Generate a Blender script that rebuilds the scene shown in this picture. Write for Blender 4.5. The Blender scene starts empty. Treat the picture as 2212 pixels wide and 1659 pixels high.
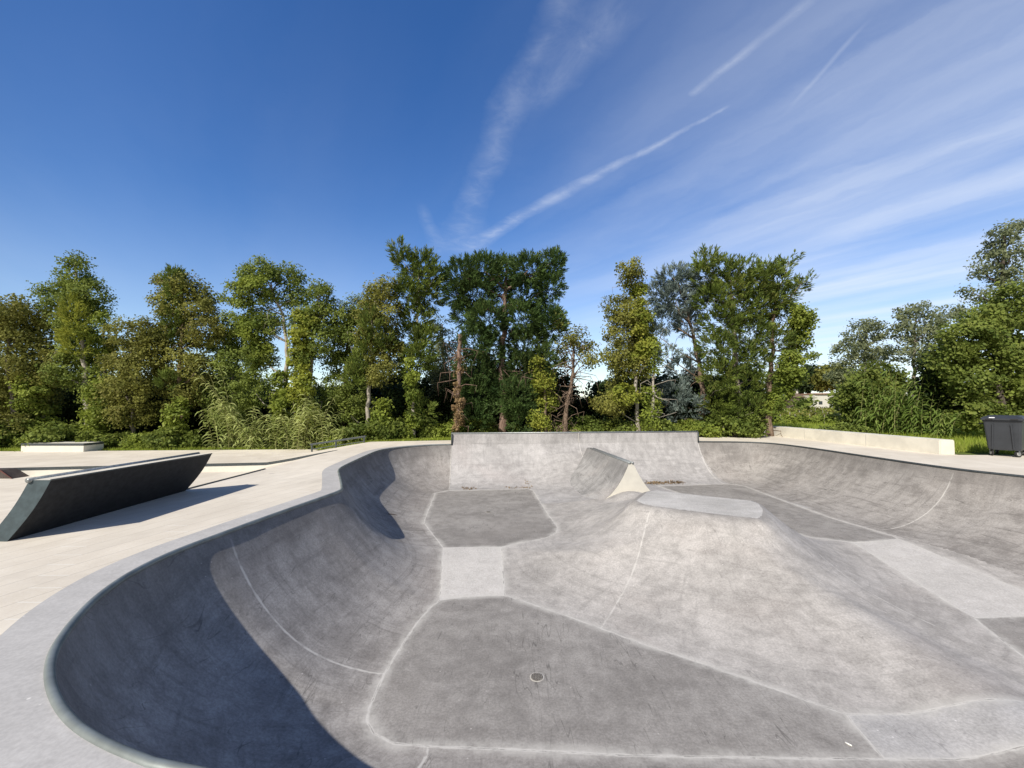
import bpy, bmesh, math, random
import numpy as np
from mathutils import Vector, Matrix
from mathutils.geometry import delaunay_2d_cdt
R = math.radians
rng = np.random.default_rng(7)
random.seed(7)
scene = bpy.context.scene
COL = scene.collection

# ------------------------------------------------------------------ camera
F, CX, CY, EYE = 910.0, 1106.0, 829.5, 1.6          # photograph measured at 2212 px wide
PITCH = math.atan(45.5 / F)
cam_d = bpy.data.cameras.new('camera'); cam = bpy.data.objects.new('camera', cam_d); COL.objects.link(cam)
cam_d.sensor_width = 36; cam_d.lens = F / 2212 * 36; cam_d.clip_end = 3000; cam_d.clip_start = 0.05
cam.location = (0, 0, EYE); cam.rotation_euler = (R(90) + PITCH, 0, 0)
scene.camera = cam

def ray(u, v):
    a, b = (u - CX) / F, (CY - v) / F
    c, s = math.cos(PITCH), math.sin(PITCH)
    return np.array((a, c - b * s, s + b * c))
def at_z(u, v, z):                     # point of the plane at height z seen at (u, v)
    d = ray(u, v); t = (z - EYE) / d[2]
    return np.array((d[0] * t, d[1] * t, z))
def at_y(u, v, y):                     # point of the plane y = const seen at (u, v)
    d = ray(u, v); t = y / d[1]
    return np.array((d[0] * t, y, EYE + d[2] * t))

# ------------------------------------------------------------------ object helpers
def tag(o, label=None, cat=None, group=None, kind=None):
    if label: o['label'] = label
    if cat: o['category'] = cat
    if group: o['group'] = group
    if kind: o['kind'] = kind
    return o
def link(name, me, mat=None, parent=None, smooth=False):
    o = bpy.data.objects.new(name, me); COL.objects.link(o)
    if mat: me.materials.append(mat)
    if parent: o.parent = parent
    if smooth: me.polygons.foreach_set('use_smooth', [True] * len(me.polygons))
    return o
def empty(name, loc=(0, 0, 0), rz=0.0):
    o = bpy.data.objects.new(name, None); COL.objects.link(o)
    o.location = loc; o.rotation_euler = (0, 0, rz); o.empty_display_size = .2
    return o
def np_mesh(name, verts, faces):       # faces: (N, k) int array
    verts = np.asarray(verts, dtype=np.float32); faces = np.asarray(faces, dtype=np.int32)
    me = bpy.data.meshes.new(name)
    n, k = faces.shape
    me.vertices.add(len(verts)); me.vertices.foreach_set('co', verts.ravel())
    me.loops.add(n * k); me.loops.foreach_set('vertex_index', faces.ravel())
    me.polygons.add(n); me.polygons.foreach_set('loop_start', np.arange(0, n * k, k, dtype=np.int32))
    me.update(calc_edges=True)
    return me
class MB:
    """collects shapes, then links them as one mesh object"""
    def __init__(s): s.bm = bmesh.new()
    def box(s, c, size, rot=None, bevel=0.0):
        m = Matrix.Translation(c)
        if rot is not None: m = m @ rot
        r = bmesh.ops.create_cube(s.bm, size=1.0, matrix=m @ Matrix.Diagonal((*size, 1)))
        if bevel:
            es = list({e for v in r['verts'] for e in v.link_edges})
            bmesh.ops.bevel(s.bm, geom=es, offset=bevel, segments=2, affect='EDGES', profile=.5)
        return s
    def prism(s, pts, h0, h1, axis='z', bevel=0.0):    # polygon extruded along an axis
        def P(a, b, h): return {'z': (a, b, h), 'y': (a, h, b), 'x': (h, a, b)}[axis]
        lo = [s.bm.verts.new(P(a, b, h0)) for a, b in pts]; hi = [s.bm.verts.new(P(a, b, h1)) for a, b in pts]
        n = len(pts); fs = [s.bm.faces.new(lo), s.bm.faces.new(hi)]
        for i in range(n): fs.append(s.bm.faces.new((lo[i], lo[(i + 1) % n], hi[(i + 1) % n], hi[i])))
        bmesh.ops.recalc_face_normals(s.bm, faces=fs)
        if bevel:
            bmesh.ops.bevel(s.bm, geom=list({e for f in fs for e in f.edges}), offset=bevel, segments=2, affect='EDGES')
        return s
    def tube(s, pts, rad, seg=8, cap=True):
        pts = [Vector(p) for p in pts]; n = len(pts)
        rads = rad if hasattr(rad, '__len__') else [rad] * n
        rings = []; ref = None
        for i, p in enumerate(pts):
            t = (pts[min(i + 1, n - 1)] - pts[max(i - 1, 0)]).normalized()
            if ref is None: ref = Vector((1, 0, 0)) if abs(t.x) < .8 else Vector((0, 1, 0))
            a = (ref - t * ref.dot(t)).normalized(); b = t.cross(a); ref = a
            rings.append([s.bm.verts.new(p + (a * math.cos(k * 2 * math.pi / seg) + b * math.sin(k * 2 * math.pi / seg)) * rads[i]) for k in range(seg)])
        for i in range(n - 1):
            for k in range(seg):
                s.bm.faces.new((rings[i][k], rings[i][(k + 1) % seg], rings[i + 1][(k + 1) % seg], rings[i + 1][k]))
        if cap:
            s.bm.faces.new(rings[0][::-1]); s.bm.faces.new(rings[-1])
        return s
    def sphere(s, c, r, sc=(1, 1, 1)):
        bmesh.ops.create_uvsphere(s.bm, u_segments=12, v_segments=8, radius=r, matrix=Matrix.Translation(c) @ Matrix.Diagonal((*sc, 1))); return s
    def build(s, name, mat, parent=None, smooth=False):
        me = bpy.data.meshes.new(name); s.bm.to_mesh(me); s.bm.free()
        o = link(name, me, mat, parent, smooth)
        return o

# ------------------------------------------------------------------ materials
def new_mat(name, rough=.9, spec=.3):
    m = bpy.data.materials.new(name); m.use_nodes = True
    nt = m.node_tree; b = nt.nodes['Principled BSDF']
    b.inputs['Roughness'].default_value = rough
    b.inputs['Specular IOR Level'].default_value = spec
    return m, nt, b
class NT:
    """short-hand for wiring nodes"""
    def __init__(s, nt): s.nt = nt
    def n(s, kind, **kw):
        x = s.nt.nodes.new(kind)
        for k, v in kw.items(): setattr(x, k, v)
        return x
    def put(s, sock, v):
        if hasattr(v, 'is_output') or isinstance(v, bpy.types.NodeSocket): s.nt.links.new(v, sock)
        else: sock.default_value = v
    def math(s, op, a, b=0.0, clamp=False):
        x = s.n('ShaderNodeMath', operation=op, use_clamp=clamp); s.put(x.inputs[0], a); s.put(x.inputs[1], b); return x.outputs[0]
    def vec(s, op, a, b=(0, 0, 0), out=0):
        x = s.n('ShaderNodeVectorMath', operation=op); s.put(x.inputs[0], a)
        if op == 'SCALE': s.put(x.inputs['Scale'], b)
        else: s.put(x.inputs[1], b)
        return x.outputs['Value'] if op in ('DOT_PRODUCT', 'LENGTH', 'DISTANCE') else x.outputs[0]
    def noise(s, vec, scale, detail=4.0, rough=.55, dist=0.0):
        x = s.n('ShaderNodeTexNoise'); s.put(x.inputs['Vector'], vec); x.inputs['Scale'].default_value = scale
        x.inputs['Detail'].default_value = detail; x.inputs['Roughness'].default_value = rough; x.inputs['Distortion'].default_value = dist
        return x.outputs['Fac']
    def ramp(s, f, lo, hi, a=0.0, b=1.0, smooth=True):
        x = s.n('ShaderNodeMapRange', interpolation_type='SMOOTHSTEP' if smooth else 'LINEAR'); s.put(x.inputs[0], f)
        for i, v in zip((1, 2, 3, 4), (lo, hi, a, b)): x.inputs[i].default_value = v
        return x.outputs[0]
    def mix(s, f, a, b, blend='MIX'):
        x = s.n('ShaderNodeMix', data_type='RGBA', blend_type=blend); s.put(x.inputs[0], f)
        s.put(x.inputs[6], a if not isinstance(a, tuple) else (*a[:3], 1)); s.put(x.inputs[7], b if not isinstance(b, tuple) else (*b[:3], 1))
        return x.outputs[2]
    def obj(s): return s.n('ShaderNodeTexCoord').outputs['Object']
    def mapping(s, vec, scale=(1, 1, 1), rot=(0, 0, 0)):
        x = s.n('ShaderNodeMapping'); s.put(x.inputs[0], vec); x.inputs['Scale'].default_value = scale; x.inputs['Rotation'].default_value = rot
        return x.outputs[0]
    def attr(s, name): return s.n('ShaderNodeAttribute', attribute_name=name).outputs['Fac']
    def bump(s, h, strength, dist, bsdf):
        x = s.n('ShaderNodeBump'); s.put(x.inputs['Height'], h); x.inputs['Strength'].default_value = strength; x.inputs['Distance'].default_value = dist
        s.nt.links.new(x.outputs[0], bsdf.inputs['Normal'])

def concrete(name, dark, light, tint=(.34, .29, .25), tint_amt=.35, joints=False, stretch=(1, 1, .35), scuff=.5, seed=0.0, rim=False, rimw=.42, grain=.26, streak=0.0):
    m, nt, b = new_mat(name, .82, .25); k = NT(nt); o = k.vec('ADD', k.obj(), (seed, seed * .7, 0))
    big = k.noise(o, .75, 5, .6, .6); mid = k.noise(k.mapping(o, stretch), 4.5, 7, .68, .3); fine = k.noise(o, 38, 4, .7)
    f = k.math('ADD', k.math('MULTIPLY', big, .48), k.math('MULTIPLY', mid, .52))
    c = k.mix(k.ramp(f, .33, .67), dark, light)
    if streak:
        av = k.n('ShaderNodeCombineXYZ'); k.put(av.inputs[0], k.attr('along')); k.put(av.inputs[1], k.attr('rim_dist')); av = av.outputs[0]
        down = k.noise(k.mapping(av, (7.5, .55, 1)), 1.6, 5, .6, .3); swp = k.noise(k.mapping(av, (.42, 5.5, 1), (0, 0, .12)), 1.6, 6, .65, .5)
        lo, hi = tuple(x * .74 for x in dark), tuple(x * 1.04 for x in light)
        c = k.mix(k.math('MULTIPLY', k.ramp(swp, .50, .70), streak), c, lo)
        c = k.mix(k.math('MULTIPLY', k.ramp(swp, .46, .28), streak * .6), c, hi)
        c = k.mix(k.math('MULTIPLY', k.ramp(down, .52, .72), streak * .75), c, lo)
    c = k.mix(k.math('MULTIPLY', k.ramp(k.noise(o, .5, 3, .5, .4), .5, .7), tint_amt), c, tint)
    # grain
    c = k.mix(grain, c, k.mix(k.ramp(fine, .3, .7), (.2, .2, .2), (.8, .8, .8)), 'OVERLAY')
    # wheel marks: long thin dark streaks
    for sc, rz, th in ((1.3, .5, .018), (1.1, -1.0, .016), (.9, 1.7, .015)):
        w = k.noise(k.mapping(o, (sc * 2.2, sc * .22, sc * .6), (0, 0, rz)), 2.1, 2, .5, .25)
        line = k.ramp(k.math('ABSOLUTE', k.math('SUBTRACT', w, .5)), 0.0, th * .35, 1, 0)
        gate = k.ramp(k.noise(o, 1.7 * sc, 2, .5), .52, .62)
        c = k.mix(k.math('MULTIPLY', k.math('MULTIPLY', line, gate), scuff), c, tuple(x * .42 for x in dark))
    # small pale and dark specks
    sp = k.n('ShaderNodeTexVoronoi'); k.put(sp.inputs['Vector'], o); sp.inputs['Scale'].default_value = 5.5
    c = k.mix(k.math('MULTIPLY', k.ramp(sp.outputs['Distance'], .035, .06, 1, 0), .5), c, tuple(min(1, x * 1.7) for x in light))
    if joints:
        wob = k.math('MULTIPLY', k.math('SUBTRACT', k.noise(o, 9, 3), .5), .03)
        j = k.math('ADD', k.attr('joint'), wob)
        pale = k.math('MULTIPLY', k.ramp(j, .004, .022, .85, 0), k.ramp(k.noise(o, 6, 3), .3, .55, .35, .9))
        c = k.mix(pale, c, (.60, .58, .54))
        p = k.math('ADD', k.attr('pad_edge'), wob)
        band = k.math('MULTIPLY', k.ramp(p, .0, .15, .68, 0), k.ramp(k.noise(o, 2.6, 5, .7), .35, .62, .12, 1))
        c = k.mix(band, c, (.58, .56, .52))
        core = k.math('MULTIPLY', k.ramp(p, .004, .024, .8, 0), k.ramp(k.noise(o, 7, 4, .7), .3, .55, .3, 1))
        c = k.mix(core, c, (.62, .60, .56))
        c = k.mix(k.math('MULTIPLY', k.ramp(p, .0, .008, .7, 0), k.ramp(k.noise(o, 4, 4, .7), .45, .6)), c, (.13, .12, .11))
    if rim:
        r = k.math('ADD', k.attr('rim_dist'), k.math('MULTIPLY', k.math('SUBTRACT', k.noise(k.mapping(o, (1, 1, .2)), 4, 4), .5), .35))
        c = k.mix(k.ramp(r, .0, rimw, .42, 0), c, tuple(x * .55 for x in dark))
    nt.links.new(c, b.inputs['Base Color'])
    k.bump(k.math('ADD', k.math('MULTIPLY', fine, .5), mid), .25, .004, b)
    return m
def plain(name, col, rough=.6, spec=.4, var=.25, scale=8, metal=0.0, bump=0.0):
    m, nt, b = new_mat(name, rough, spec); k = NT(nt); o = k.obj()
    c = k.mix(k.ramp(k.noise(o, scale, 5, .6), .3, .7), tuple(x * (1 - var) for x in col), tuple(min(1, x * (1 + var)) for x in col))
    nt.links.new(c, b.inputs['Base Color']); b.inputs['Metallic'].default_value = metal
    if bump: k.bump(k.noise(o, scale * 5, 4), bump, .003, b)
    return m
def leaf_mat(name, a, b_, dry=(.16, .10, .04), dry_amt=.12, trans=.3, patch=.6):
    m, nt, b = new_mat(name, .62, .18); k = NT(nt)
    isl = k.n('ShaderNodeNewGeometry').outputs['Random Per Island']
    pos = k.n('ShaderNodeNewGeometry').outputs['Position']
    f = k.math('ADD', k.math('MULTIPLY', isl, .38), k.math('MULTIPLY', k.ramp(k.noise(pos, patch * 1.6, 4), .33, .67), .62))
    c = k.mix(f, a, b_)
    d = k.math('MULTIPLY', k.ramp(k.math('ADD', k.math('MULTIPLY', isl, .5), k.math('MULTIPLY', k.noise(pos, .45, 2), .9)), .75, 1.0), min(1, dry_amt * 4))
    c = k.mix(d, c, dry)
    nt.links.new(c, b.inputs['Base Color'])
    tr = k.n('ShaderNodeBsdfTranslucent'); k.put(tr.inputs['Color'], k.mix(.5, c, tuple(min(1, x * 1.6) for x in b_)))
    ms = k.n('ShaderNodeMixShader'); ms.inputs[0].default_value = trans
    nt.links.new(b.outputs[0], ms.inputs[1]); nt.links.new(tr.outputs[0], ms.inputs[2])
    nt.links.new(ms.outputs[0], nt.nodes['Material Output'].inputs['Surface'])
    return m
def bark_mat(name, a, b_):
    m, nt, b = new_mat(name, .95, .1); k = NT(nt); o = k.obj()
    f = k.noise(k.mapping(o, (6, 6, 1.2)), 3, 6, .65)
    c = k.mix(k.ramp(f, .35, .65), a, b_); nt.links.new(c, b.inputs['Base Color'])
    k.bump(f, .8, .02, b)
    return m

M = {}
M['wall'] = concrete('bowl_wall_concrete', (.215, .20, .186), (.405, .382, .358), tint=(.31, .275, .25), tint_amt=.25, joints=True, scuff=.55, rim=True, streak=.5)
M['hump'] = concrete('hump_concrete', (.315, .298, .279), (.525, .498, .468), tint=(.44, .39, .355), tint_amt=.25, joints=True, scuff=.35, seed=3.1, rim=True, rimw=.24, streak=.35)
M['pad'] = concrete('floor_pad_concrete', (.215, .202, .188), (.36, .341, .319), tint=(.26, .24, .22), tint_amt=.3, joints=True, stretch=(1, 1, 1), scuff=.6, seed=7.7)
M['slab'] = concrete('pale_slab_concrete', (.48, .46, .432), (.61, .585, .552), tint=(.48, .46, .43), tint_amt=.2, joints=True, stretch=(1, 1, 1), scuff=.2, seed=1.7)
M['roller'] = concrete('roller_concrete', (.34, .33, .32), (.52, .505, .49), tint=(.4, .37, .35), tint_amt=.25, joints=True, stretch=(1, 1, 1), scuff=.4, seed=5.2)
M['top'] = concrete('hump_top_concrete', (.43, .415, .39), (.61, .59, .56), tint=(.40, .39, .37), tint_amt=.4, joints=True, stretch=(.5, 1.6, 1), scuff=.3, seed=9.2)
M['ext'] = concrete('extension_concrete', (.30, .288, .28), (.50, .483, .47), tint=(.43, .38, .365), tint_amt=.3, scuff=.4, joints=True, streak=.35, seed=2.3)
M['spine'] = concrete('spine_concrete', (.22, .215, .21), (.42, .41, .40), tint=(.36, .31, .28), tint_amt=.3, scuff=.6, seed=4.4, rim=True, rimw=.55, streak=.4)
M['border'] = concrete('rim_border_concrete', (.43, .418, .402), (.53, .515, .495), tint=(.49, .475, .46), tint_amt=.2, stretch=(1, 1, 1), scuff=.1, seed=6.6, grain=.14)
M['cream'] = plain('cream_concrete', (.72, .67, .56), .85, .2, .10, 5, bump=.15)
M['cream_face'] = plain('cream_painted_concrete', (.68, .65, .57), .8, .2, .04, 5)
M['pale_end'] = plain('pale_ledge_concrete', (.71, .68, .595), .85, .2, .09, 1.7, bump=.2)
M['steel_dark'] = plain('dark_steel', (.050, .060, .064), .5, .5, .25, 20, 0)
M['coping'] = plain('weathered_coping_steel', (.24, .265, .255), .45, .5, .2, 4, .35)
M['galv'] = plain('galvanised_steel', (.30, .32, .32), .45, .5, .3, 30, .5)
M['charcoal'] = plain('charcoal_coated_concrete', (.019, .0195, .021), .7, .3, .3, 14, bump=.3)
M['slate'] = plain('slate_coated_concrete', (.052, .074, .082), .6, .35, .2, 10, bump=.3)
M['rubber'] = plain('black_rubber', (.03, .03, .03), .8, .2, .2, 10)
M['binplastic'] = plain('dark_grey_plastic', (.036, .040, .047), .45, .45, .12, 3)
M['white'] = plain('white_sticker', (.85, .85, .85), .5, .3, .03, 5)
M['hub'] = plain('grey_wheel_hub', (.35, .35, .34), .5, .5, .15, 9)
M['red'] = plain('faded_red_paint', (.12, .05, .04), .7, .3, .2, 6)
M['brown'] = plain('brown_ply_top', (.085, .07, .062), .8, .2, .2, 6)
M['green_litter'] = plain('green_plastic', (.30, .55, .33), .4, .5, .35, 6)
M['drain'] = plain('drain_grate_metal', (.20, .185, .165), .8, .3, .5, 60, 0)
M['stub'] = plain('white_paper', (.85, .84, .8), .8, .2, .03, 5)
M['drain_ring'] = plain('pale_mortar', (.50, .48, .44), .9, .2, .12, 25)
M['earth'] = None

def deck_material():
    m, nt, b = new_mat('cream_deck_concrete', .85, .22); k = NT(nt); o = k.obj()
    c = k.mix(k.ramp(k.math('ADD', k.math('MULTIPLY', k.noise(o, .35, 5, .6, .5), .6), k.math('MULTIPLY', k.noise(k.mapping(o, (1, .5, 1)), 2.4, 5, .6), .4)), .36, .64), (.66, .595, .495), (.80, .735, .625))
    c = k.mix(.18, c, k.mix(k.ramp(k.noise(o, 45, 3, .7), .3, .7), (.25, .25, .25), (.75, .75, .75)), 'OVERLAY')
    # paving joints on the left-hand terrace, long rows leaning with the paving
    s = k.n('ShaderNodeSeparateXYZ'); k.put(s.inputs[0], o)
    p = k.math('SUBTRACT', s.outputs[0], k.math('MULTIPLY', s.outputs[1], .26))
    q = s.outputs[1]
    row = k.math('DIVIDE', p, .29); fl = k.math('FLOOR', row); fr = k.math('SUBTRACT', row, fl)
    dr = k.math('MULTIPLY', k.math('MINIMUM', fr, k.math('SUBTRACT', 1.0, fr)), .29)
    col = k.math('ADD', k.math('DIVIDE', q, 1.1), k.math('MULTIPLY', fl, .2464)); fc = k.math('FRACT', col)
    dc = k.math('MULTIPLY', k.math('MINIMUM', fc, k.math('SUBTRACT', 1.0, fc)), 1.1)
    tone = k.n('ShaderNodeTexWhiteNoise', noise_dimensions='2D'); cc = k.n('ShaderNodeCombineXYZ'); k.put(cc.inputs[0], fl); k.put(cc.inputs[1], k.math('FLOOR', col))
    nt.links.new(cc.outputs[0], tone.inputs['Vector'])
    paved = k.math('MULTIPLY', k.ramp(k.math('ADD', s.outputs[0], k.math('MULTIPLY', s.outputs[1], .03)), -2.2, -2.3), k.ramp(s.outputs[1], 10.35, 10.3))
    c = k.mix(k.math('MULTIPLY', paved, k.math('MULTIPLY', tone.outputs['Value'], .26)), c, (.56, .51, .43))
    c = k.mix(k.math('MULTIPLY', paved, k.ramp(dr, .0, .009, .55, 0)), c, (.34, .30, .25))
    c = k.mix(k.math('MULTIPLY', paved, k.ramp(dc, .0, .010, .8, 0)), c, (.80, .78, .72))
    # expansion joints everywhere else
    for axis, per, off in ((0, 3.1, .7), (1, 2.9, .3)):
        e = k.math('FRACT', k.math('ADD', k.math('DIVIDE', s.outputs[axis], per), off))
        d = k.math('MULTIPLY', k.math('MINIMUM', e, k.math('SUBTRACT', 1.0, e)), per)
        c = k.mix(k.math('MULTIPLY', k.math('SUBTRACT', 1.0, paved), k.ramp(d, 0, .012, .35, 0)), c, (.40, .36, .30))
    st = k.ramp(k.noise(k.mapping(o, (.8, .25, 1), (0, 0, .5)), 1.5, 5, .65, .6), .55, .75)
    c = k.mix(k.math('MULTIPLY', st, .35), c, (.50, .45, .37))
    bl = k.n('ShaderNodeTexVoronoi'); k.put(bl.inputs['Vector'], k.vec('ADD', o, k.vec('SCALE', k.n('ShaderNodeTexNoise').outputs['Color'], .2))); bl.inputs['Scale'].default_value = 1.1
    c = k.mix(k.math('MULTIPLY', k.ramp(bl.outputs['Distance'], .03, .10, .5, 0), k.ramp(k.noise(o, .8, 2), .45, .6)), c, (.40, .36, .31))
    c = k.mix(k.math('MULTIPLY', k.ramp(k.noise(k.mapping(o, (.22, 1.3, 1), (0, 0, -.3)), 1.1, 6, .7, .8), .54, .72), .30), c, (.47, .42, .36))
    nt.links.new(c, b.inputs['Base Color'])
    k.bump(k.noise(o, 60, 3), .15, .003, b)
    return m
M['deck'] = deck_material()
def earth_material():
    m, nt, b = new_mat('grassy_earth', 1.0, .1); k = NT(nt); o = k.obj()
    c = k.mix(k.ramp(k.noise(o, .6, 6, .65), .35, .65), (.055, .075, .02), (.13, .17, .035))
    c = k.mix(k.math('MULTIPLY', k.ramp(k.noise(o, .25, 4), .5, .65), .5), c, (.16, .13, .07))
    nt.links.new(c, b.inputs['Base Color']); k.bump(k.noise(o, 20, 4), .8, .03, b)
    return m
M['earth'] = earth_material()

# ------------------------------------------------------------------ bowl: plan
def zpts(pts, z): return [tuple(at_z(u, v, z)[:2]) for u, v in pts]
def polyline_resample(P, step, closed=False):
    P = np.asarray(P, float)
    if closed: P = np.vstack([P, P[:1]])
    seg = np.linalg.norm(np.diff(P, axis=0), axis=1); L = np.concatenate([[0], np.cumsum(seg)])
    n = max(2, int(round(L[-1] / step)) + 1); t = np.linspace(0, L[-1], n)
    Q = np.stack([np.interp(t, L, P[:, i]) for i in range(P.shape[1])], 1)
    return Q[:-1] if closed else Q
def chaikin(P, it=2, closed=True):
    P = np.asarray(P, float)
    for _ in range(it):
        if closed:
            Q = np.roll(P, -1, 0); P = np.stack([.75 * P + .25 * Q, .25 * P + .75 * Q], 1).reshape(-1, P.shape[1])
        else:
            A, B = P[:-1], P[1:]; P = np.vstack([P[:1], np.stack([.75 * A + .25 * B, .25 * A + .75 * B], 1).reshape(-1, P.shape[1]), P[-1:]])
    return P
ZF1, ZA, ZH, ZSP, ZEXT = -1.55, -1.42, -.50, -.17, .43
left_rim = [(326.7, 1650), (233, 1613), (163, 1571), (124, 1524), (106, 1473), (108, 1426), (124, 1389), (154, 1347), (196, 1300),
            (257, 1253), (327, 1214), (397, 1183.5), (467, 1158), (560, 1123), (653, 1090), (722, 1065.5)]
left_rim = chaikin(zpts(left_rim, 0), 2, False)
pocket = zpts([(737, 1059), (739, 1054), (735, 1034), (730.5, 1018), (734, 1012), (744, 1006), (775.6, 991), (810, 975.5), (831.6, 970), (873.6, 965), (926, 961.4), (976, 960)], 0)
pocket = chaikin(pocket, 2, False)
right_rim = zpts([(1508, 954.5), (1600, 955), (1660, 957.5), (1701, 961.7), (1757.5, 969), (1870, 986), (2061, 1014), (2212, 1030)], 0)
right_rim = chaikin(right_rim, 2, False)
EXT_L, EXT_R = np.array(pocket[-1]), np.array(right_rim[0])
x1 = right_rim[-1][0]; y1 = right_rim[-1][1]
near_rim = chaikin([(x1 + .3, y1 - 1.5), (x1 + .5, y1 - 3.5), (x1 + .1, 4.0), (x1 - 1.3, 2.3), (x1 - 3.2, 1.75), (6, 1.72), (3, 1.74), (.5, 1.77), (-.8, 1.80)], 2, False)
RIM = np.vstack([left_rim, pocket, right_rim, near_rim])
RIM = polyline_resample(RIM, .07, True)

F1 = zpts([(950, 1297), (1000, 1291), (1060, 1286), (1090, 1287), (1132, 1299), (1297, 1357), (1376, 1387), (1546, 1444), (1681, 1491.6), (1800, 1533), (1829, 1543),
           (1845, 1566), (1885, 1612), (1911, 1640), (1756, 1639), (1356, 1631.6), (1106, 1619), (930, 1613), (850, 1606), (808, 1584), (793, 1556), (797, 1530), (830, 1455), (900, 1345), (935, 1308)], ZF1)
A_ = zpts([(940, 1066), (968, 1060), (1023.5, 1059), (1141, 1056), (1151.7, 1060), (1179, 1104), (1203, 1138), (1203, 1146), (1197, 1153), (1179.5, 1161.6), (1132.6, 1170), (1083, 1181), (957, 1183), (930, 1148), (916, 1130), (919.5, 1116.6)], ZA)
NK = zpts([(950, 1297), (1000, 1291), (1060, 1286), (1090, 1287)], ZF1) + zpts([(1083, 1181), (957, 1183)], ZA)
B_ = zpts([(1423, 1050), (1564, 1045.5), (1589, 1046), (1607.5, 1050), (1795, 1119), (1930, 1159), (1940, 1164), (1900, 1168), (1842, 1171), (1742.5, 1159)], ZA)
S_ = zpts([(1842, 1171), (1900, 1168), (1940, 1164)], ZA) + zpts([(2330, 1326), (2105.6, 1336)], ZF1)
f3a, f3b = S_[4], S_[3]
T_ = zpts([(1829, 1543), (1845, 1566), (1885, 1612), (1911, 1640)], ZF1)
ty0, ty1 = T_[-1][1], T_[0][1]
T_ = T_ + [(4.3, ty0 - .0), (5.4, ty0 + .02), (6.1, ty0 + .05), (6.1, ty1 + .02), (5.3, ty1 + .0), (4.4, ty1)]
F3 = [f3a, f3b, (f3b[0] + .5, 5.3), (f3b[0] - .2, 4.2), (7.2, ty0 + .1), (6.1, ty0 + .05), (6.1, ty1 + .02), (6.25, 5.1)]
def zconst(z): return lambda P: np.full(len(P), z)
def zslope(pa, pb, za, zb):
    pa, pb = np.array(pa), np.array(pb); d = pb - pa; L2 = d @ d
    def f(P):
        t = np.clip(((P - pa) @ d) / L2, 0, 1); t = t * t * (3 - 2 * t) * .35 + t * .65
        return za + (zb - za) * t
    return f
mid = lambda a, b: ((a[0] + b[0]) / 2, (a[1] + b[1]) / 2)
def zroller(P):
    w = np.clip(1 - np.abs(P[:, 0] - 4.95) / 1.05, 0, 1); return ZF1 + .15 * (w * w * (3 - 2 * w))
FLOORS = [('floor_pad', F1, zconst(ZF1), 'pad', 'dark grey near floor pad, widest of the pads, with a drain'),
          ('floor_pad', A_, zconst(ZA), 'pad', 'grey far floor pad with clipped corners and a small drain'),
          ('connecting_slab', NK, zslope(mid(NK[1], NK[2]), mid(NK[4], NK[5]), ZF1, ZA), 'slab', 'pale slab joining the near and far floor pads'),
          ('floor_pad', B_, zconst(ZA), 'pad', 'grey wedge-shaped floor pad below the right wall'),
          ('connecting_slab', S_, zslope(S_[1], mid(f3a, f3b), ZA, ZF1), 'slab', 'pale slab running down the right side'),
          ('floor_pad', F3, zconst(ZF1), 'pad', 'dark floor pad cut by the right edge of the picture'),
          ('roller', T_, zroller, 'roller', 'low pale hump joining two floor pads in the front right corner')]
for fl in FLOORS: pass
HUMP = zpts([(1375, 1081), (1390, 1088), (1411, 1092), (1551, 1110), (1636, 1119), (1646, 1113), (1648, 1100), (1638, 1087), (1622.5, 1081), (1469, 1065), (1416, 1058), (1398, 1062)], ZH)

def seg_dist(P, poly, closed=True):    # distance and nearest point to a polyline
    P = np.asarray(P, float); Q = np.asarray(poly, float)
    A = Q; B = np.roll(Q, -1, 0)
    if not closed: A, B = Q[:-1], Q[1:]
    best = np.full(len(P), 1e9); near = np.zeros((len(P), 2))
    for a, b in zip(A, B):
        d = b - a; L2 = d @ d
        if L2 < 1e-12: continue
        t = np.clip(((P - a) @ d) / L2, 0, 1); n = a + t[:, None] * d
        dd = ((P - n) ** 2).sum(1); m = dd < best; best[m] = dd[m]; near[m] = n[m]
    return np.sqrt(best), near
def inside(P, poly):
    P = np.asarray(P, float); Q = np.asarray(poly, float); x, y = P[:, 0], P[:, 1]
    c = np.zeros(len(P), bool); n = len(Q); j = n - 1
    for i in range(n):
        xi, yi = Q[i]; xj, yj = Q[j]
        hit = ((yi > y) != (yj > y))
        with np.errstate(divide='ignore', invalid='ignore'):
            c ^= hit & (x < (xj - xi) * (y - yi) / (yj - yi + 1e-30) + xi)
        j = i
    return c
def arc(df, dk, H, cap=R(86)):
    W = np.maximum(df + dk, 1e-4); th = np.minimum(2 * np.arctan(np.maximum(H, 1e-3) / W), cap)
    Rr = W / np.sin(th); z = Rr - np.sqrt(np.maximum(Rr * Rr - np.minimum(df, W) ** 2, 0))
    return z * H / (Rr * (1 - np.cos(th)))
RIM_C = polyline_resample(RIM, .2, True)
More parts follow.
